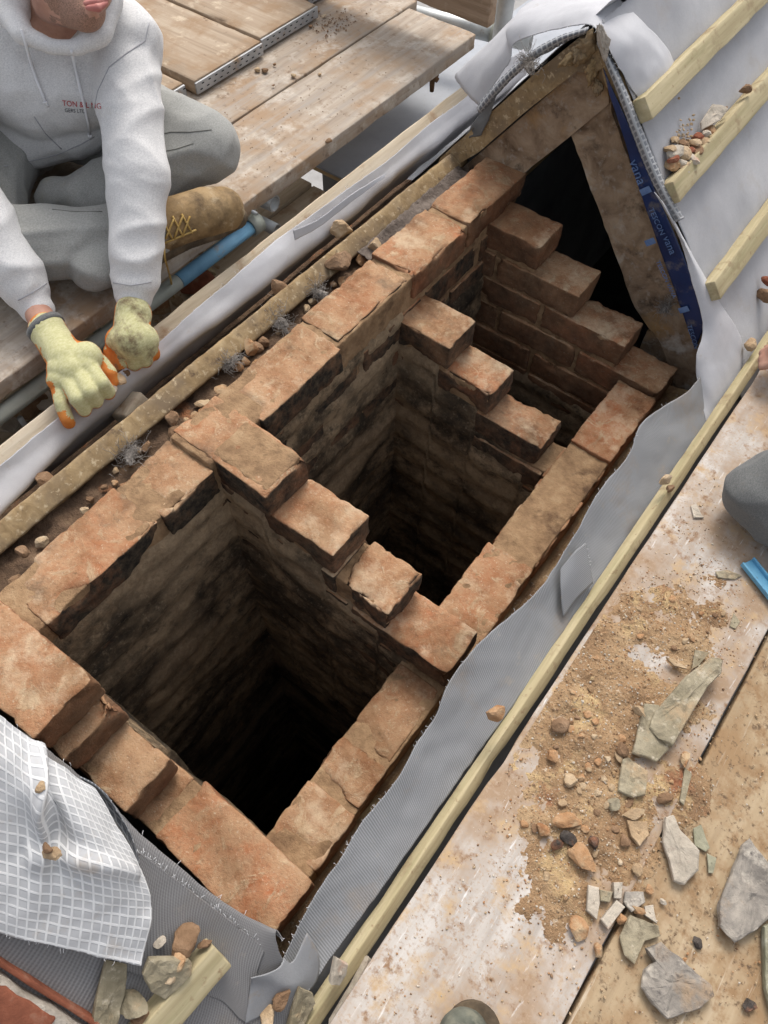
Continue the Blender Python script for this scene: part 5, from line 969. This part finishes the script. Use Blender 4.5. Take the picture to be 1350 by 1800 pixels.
# boot
B0,B1,B2,B3=[Vector(q) for q in((-0.4640,0.6370,0.0650),(-0.4421,0.7263,0.0660),(-0.4171,0.7933,0.0600),(-0.4004,0.8276,0.0560))]
bo=blob('boot',[(B0,.046,B1,.050),(B1,.049,B2,.050),(B2,.050,B3,.045)],.004,'boot_leather',None,smooth=6,disp=lambda p,n:fold(p,.45,9)); pchild(bo)
od=Vector((.45,.12,-.55)).normalized(); pr_=[B0+od*.038,B1+od*.036,B2+od*.033,B3+od*.022+(B3-B2).normalized()*.014]
s_=blob('sole',[(pr_[0],.024,pr_[1],.024),(pr_[1],.024,pr_[2],.025),(pr_[2],.025,pr_[3],.022)],.004,'boot_sole',None,smooth=3,disp=lambda p,n:.0015*math.sin((p.y+p.x*.5)*700)); pchild(s_)
bvb=BVHTree.FromObject(bo,bpy.context.evaluated_depsgraph_get())
def cast(bv,q,off=.003):
    d=(Vector(q)-EYE).normalized(); h=bv.ray_cast(EYE+d*.2,d)
    return (h[0]-d*off) if h[0] else Vector(q)
bvb=BVHTree.FromPolygons([v.co.copy() for v in bo.data.vertices],[list(p.vertices) for p in bo.data.polygons])
LC=[((-0.4090,0.6821,0.1000),(-0.3718,0.6638,0.1000)),((-0.4209,0.7126,0.1000),(-0.3602,0.6815,0.1000)),((-0.4118,0.7287,0.1000),(-0.3535,0.6996,0.1000)),((-0.3821,0.6557,0.1000),(-0.4133,0.7097,0.1000)),((-0.3692,0.6658,0.1000),(-0.4067,0.7283,0.1000)),((-0.3751,0.6442,0.1000),(-0.3546,0.7118,0.1000)),((-0.3650,0.6863,0.1000),(-0.3936,0.7341,0.1000))]
for a,b_ in LC:
    P=[cast(bvb,Vector(a).lerp(Vector(b_),k/5)) for k in range(6)]; pchild(tube('lace',P,.0022,'lace',None,6))
pchild(tube('lace_end',[cast(bvb,(-0.3787,0.6478,0.1000)),Vector((-0.3838,0.6430,0.0600)),Vector((-0.4140,0.6635,-0.0200)),Vector((-0.4883,0.7087,-0.1400)),Vector((-0.5848,0.7746,-0.2500))],.0022,'lace',None,6))
# gloves
def glove(name,mat,wr,palm,fingers,thumb,cuff,palm_dir,seed,orange=()):
    caps=[(Vector(wr[0]),wr[1],Vector(cuff[0]),cuff[1])]+palm
    for f in fingers+[thumb]:
        for k in range(len(f)-1): caps.append((Vector(f[k][0]),f[k][1],Vector(f[k+1][0]),f[k+1][1]))
    o=blob(name,caps,.0027,mat,None,smooth=2,disp=lambda p,n:fold(p,.22,seed)+noise.noise(p*140)*.0004); o.data.materials.append(M['glove_rubber'])
    pd=Vector(palm_dir).normalized()
    for p in o.data.polygons:
        if p.normal.dot(pd)+.25*noise.noise(p.center*60)>-.22: p.material_index=1
    for p in o.data.polygons:
        for a,b_,r_,dv,th in orange:
            a=Vector(a);b_=Vector(b_);ax=b_-a; t=max(0,min(1,(p.center-a).dot(ax)/ax.length_squared))
            if (p.center-(a+ax*t)).length<r_ and p.normal.dot(Vector(dv))+.2*noise.noise(p.center*90)>th: p.material_index=1
    pchild(o); return o
V=Vector
g1=glove('glove','glove_knit',((-0.4091,0.3739,0.0420),.033),[(V((-0.4091,0.3739,0.0420)),.033,V((-0.3520,0.3571,0.0360)),.036),(V((-0.3414,0.3384,0.0320)),.030,V((-0.3285,0.3824,0.0360)),.030),(V((-0.3520,0.3571,0.0360)),.035,V((-0.3283,0.3474,0.0300)),.034),(V((-0.3330,0.3206,0.0260)),.024,V((-0.3159,0.3669,0.0320)),.026)],
 [[((-0.3027,0.3695,0.0340),.0155),((-0.2697,0.3610,0.0260),.0145),((-0.2696,0.3662,-0.0020),.0135),((-0.2857,0.3729,-0.0260),.012)],[((-0.3044,0.3451,0.0360),.0155),((-0.2695,0.3335,0.0280),.0148),((-0.2730,0.3383,-0.0040),.0138),((-0.2920,0.3461,-0.0300),.012)],[((-0.3139,0.3252,0.0320),.015),((-0.2785,0.3108,0.0240),.0142),((-0.2758,0.3128,-0.0060),.0132),((-0.2931,0.3194,-0.0300),.0115)],[((-0.3305,0.3111,0.0240),.0135),((-0.3038,0.2907,0.0120),.0128),((-0.2864,0.2800,-0.0080),.0122),((-0.2875,0.2801,-0.0220),.011)]],
 [((-0.3531,0.3860,0.0320),.020),((-0.3210,0.3965,0.0200),.0165),((-0.2970,0.3963,0.0040),.015),((-0.2896,0.3911,-0.0100),.0125)],((-0.4251,0.3785,0.0460),.0345),(-.75,.25,-.62),1,[((-0.3305,0.3111,0.0240),(-0.2875,0.2801,-0.0220),.019,(-.80,-.60,0),.15),((-0.2864,0.2800,-0.0080),(-0.2875,0.2801,-0.0220),.019,(.52,-.68,-.52),.05),((-0.3210,0.3965,0.0200),(-0.2896,0.3911,-0.0100),.021,(.52,-.68,-.3),.0),((-0.2994,0.3484,-0.0100),(-0.2857,0.3729,-0.0260),.020,(.52,-.68,-.52),.3),((-0.2843,0.3158,-0.0200),(-0.2920,0.3461,-0.0300),.018,(.52,-.68,-.52),.3)])
g2=glove('glove','glove_muddy',((-0.3395,0.5012,0.0260),.034),[(V((-0.3395,0.5012,0.0260)),.034,V((-0.3076,0.4691,0.0200)),.036),(V((-0.3277,0.4611,0.0140)),.031,V((-0.3012,0.4872,0.0140)),.032),(V((-0.3248,0.4532,0.0040)),.024,V((-0.2951,0.4838,0.0040)),.025)],
 [[((-0.3191,0.4464,0.0040),.016),((-0.3160,0.4347,-0.0120),.0145),((-0.3254,0.4399,-0.0450),.0125)],[((-0.2995,0.4542,0.0040),.0165),((-0.3005,0.4524,-0.0200),.015),((-0.3212,0.4623,-0.0550),.0125)],[((-0.2885,0.4701,0.0040),.016),((-0.2898,0.4719,-0.0200),.0145),((-0.3123,0.4844,-0.0550),.0125)],[((-0.2883,0.4903,0.0030),.0145),((-0.2907,0.4938,-0.0200),.0135),((-0.3097,0.5037,-0.0500),.0115)]],
 [((-0.3347,0.4632,0.0140),.018),((-0.3327,0.4359,0.0040),.0155),((-0.3273,0.4249,-0.0080),.014),((-0.3193,0.4231,-0.0200),.012)],((-0.3479,0.5150,0.0340),.0345),(-.70,.30,-.66),2,[((-0.3160,0.4347,-0.0120),(-0.3254,0.4399,-0.0450),.019,(-.80,-.60,0),.1),((-0.3327,0.4359,0.0040),(-0.3193,0.4231,-0.0200),.020,(.52,-.68,-.4),.1),((-0.2907,0.4938,-0.0200),(-0.3097,0.5037,-0.0500),.018,(.8,.6,0),.3)])
pchild(tube('wrist_cuff',[(-0.4274,0.3804,0.0460),(-0.4381,0.3819,0.0500)],.0362,'work_trousers',None,20))
# chest print and drawstrings
bvh=BVHTree.FromPolygons([v.co.copy() for v in ho.data.vertices],[list(p.vertices) for p in ho.data.polygons])
def chest_text(s,a,b_,size,mat):
    a=Vector(a);x=(Vector(b_)-a).normalized(); vd=(a-EYE).normalized(); y=x.cross(vd).normalized()*-1
    if y.dot(Vector((-.57,.82,.2)))<0: y=-y
    y=(y-x*y.dot(x)).normalized(); z=x.cross(y); m=Matrix(((x.x,y.x,z.x,a.x),(x.y,y.y,z.y,a.y),(x.z,y.z,z.z,a.z),(0,0,0,1)))
    pchild(lettering('lettering',s,size,mat,None,m,0,lambda p:cast(bvh,p,.0012)))
chest_text('TON & L NG',(-0.5651,0.6464,0.3000),(-0.5206,0.6728,0.3000),.0125,'print_red'); chest_text('GERS LTD',(-0.5468,0.6359,0.3000),(-0.5193,0.6534,0.3000),.0085,'print_dark')
for k,P in enumerate([[(-0.6933,0.6943,0.3700),(-0.6632,0.6750,0.3600),(-0.6308,0.6536,0.3500),(-0.5976,0.6339,0.3400),(-0.5721,0.6205,0.3300),(-0.5504,0.6086,0.3300)],[(-0.5868,0.7121,0.3600),(-0.5646,0.6949,0.3500),(-0.5267,0.6678,0.3400),(-0.5050,0.6518,0.3200),(-0.4912,0.6402,0.3000),(-0.4915,0.6361,0.2800)]]):
    Q=[cast(bvh,p,.004) for p in P]; pchild(tube('drawstring',Q,.0026,'cord',None,8)); e=Q[-1]-Q[-2]; pchild(tube('drawstring_knot',[Q[-1],Q[-1]+e*.25],.0048,'cord',None,8)); pchild(tube('drawstring_end',[Q[-1]+e*.2,Q[-1]+e*.9+Vector((-.002,.004,0))],.0018,'cord',None,6))
# seams
bvt=BVHTree.FromPolygons([v.co.copy() for v in tr.data.vertices],[list(p.vertices) for p in tr.data.polygons])
for bv,mt,P in((bvh,'seam',[(-0.5715,0.8793,0.3500),(-0.5634,0.8546,0.3300),(-0.5750,0.8191,0.3200),(-0.5803,0.7738,0.3100),(-0.5525,0.7173,0.3000),(-0.5471,0.6962,0.2800)]),(bvh,'seam',[(-0.6874,0.5559,0.1800),(-0.6635,0.5933,0.1800),(-0.6382,0.6414,0.1800),(-0.6282,0.6898,0.1800),(-0.6273,0.7271,0.1800)]),(bvh,'seam',[(-0.6759,0.6459,0.2400),(-0.6474,0.6398,0.2200),(-0.6158,0.6425,0.2000)]),
 (bvh,'seam',[(-0.3801,0.5154,0.0900),(-0.3486,0.5302,0.0900),(-0.3255,0.5600,0.0900)]),(bvh,'seam',[(-0.4691,0.3727,0.1000),(-0.4646,0.4024,0.1000),(-0.4640,0.4334,0.1000)]),(bvt,'seam_dark',[(-0.5200,0.7967,0.1900),(-0.5073,0.8215,0.1900),(-0.4766,0.8459,0.1900),(-0.4495,0.8774,0.1900)]),(bvt,'seam_dark',[(-0.4907,0.7679,0.1800),(-0.4710,0.7979,0.1800),(-0.4582,0.8322,0.1800)]),(bvt,'seam_dark',[(-0.5690,0.5535,0.1400),(-0.5317,0.5743,0.1400),(-0.4895,0.6075,0.1400)])):
    Q=[cast(bv,Vector(P[k]).lerp(Vector(P[k+1]),f/4),.0003) for k in range(len(P)-1) for f in range(4)]+[cast(bv,P[-1],.0003)]
    Q=[q for k,q in enumerate(Q) if k==0 or (q-Q[k-1]).length<.05]
    if len(Q)>2: pchild(tube('seam',Q,.0011,mt,None,6))
# rubble in the hands
for i,(p,s,m,lab) in enumerate([((-0.2939,0.4026,-0.0200),.016,'rock_tan','grey stone held between the two gloves'),((-0.2832,0.3805,-0.0150),.015,'slate_pale','pale rubble piece under the left glove thumb'),((-0.3083,0.4266,-0.0300),.014,'rock_brown','brown rubble piece behind the gloves')]):
    tag(rock('held_rubble',p,(s,s*1.2,s*.8),m,700+i),lab,'stone')
# ================================================================== second worker kneeling at the right edge
P2=thing('person','person in grey work trousers kneeling on the right deck, only knee and knuckles in view','person',(1.05,1.15,-.2))
I2=Matrix.Translation((-1.05,-1.15,.2))
def p2(o): o.parent=P2; o.matrix_parent_inverse=I2; return o
KN=Vector((0.7920,0.9942,-0.1300)); HP2=Vector((1.22,1.22,.10))
HD=Vector((0.6942,1.3863,-0.1300))
p2(blob('body',[((1.28,1.25,.14),.11,(1.32,1.30,.50),.13),((1.32,1.30,.52),.06,(1.30,1.28,.62),.055),((1.29,1.27,.72),(.078,.095,.115),None),((1.20,1.42,.48),.05,(.98,1.60,.20),.04),((.98,1.60,.20),.038,HD+Vector((.05,.05,.03)),.028),(HD+Vector((.05,.05,.03)),.03,HD,.034),
 (HD+Vector((-.005,.02,0)),.012,HD+Vector((-.03,.022,-.02)),.011),(HD+Vector((-.008,0,0)),.0125,HD+Vector((-.034,0,-.018)),.0115),(HD+Vector((-.005,-.02,0)),.012,HD+Vector((-.028,-.022,-.018)),.011),(HD+Vector((0,-.035,0)),.0105,HD+Vector((-.02,-.04,-.02)),.010),(HD+Vector((.02,.03,-.01)),.013,HD+Vector((-.012,.045,-.025)),.011),(HP2,.09,KN,.05)],.006,'skin',None,smooth=4))
p2(blob('jacket',[((1.27,1.24,.12),.145,(1.32,1.30,.46),.16),((1.22,1.40,.48),.075,(.99,1.59,.20),.055),((.99,1.59,.20),.052,HD+Vector((.07,.075,.04)),.042)],.008,'work_trousers',None,smooth=4,disp=lambda p,n:fold(p,1,3)))
p2(blob('work_trousers',[(HP2,.105,KN+Vector((.03,.04,.02)),.072),(KN+Vector((.03,.04,.02)),.072,KN,.062),(KN,.060,(1.16,.93,-.135),.058),((1.16,.93,-.135),.056,(1.34,.98,-.14),.05),(HP2,.1,(1.40,1.1,.0),.09)],.006,'work_trousers',None,smooth=5,disp=lambda p,n:fold(p,1.6,6)+along(p,HP2,KN,4,6,.009,.16)))
# toe of a shoe at the bottom edge
SH=thing('shoe','dark olive shoe toe at the bottom edge of the deck','shoe',(0.8279,-0.0528,-0.2000))
o=blob('upper',[((0,-.02,.035),.040,(-.01,.0,.03),.036),((0,-.03,.04),.042,(.0,-.16,.045),.042),((0,-.16,.05),.042,(0,-.17,.10),.045)],.005,'shoe_dark',SH,smooth=5)
o=blob('sole',[((0,.012,.008),.040,(0,-.08,.008),.038),((0,-.08,.008),.036,(0,-.18,.008),.038)],.005,'boot_sole',SH,smooth=2)
for v in o.data.vertices: v.co.z=max(.001,min(.018,v.co.z))
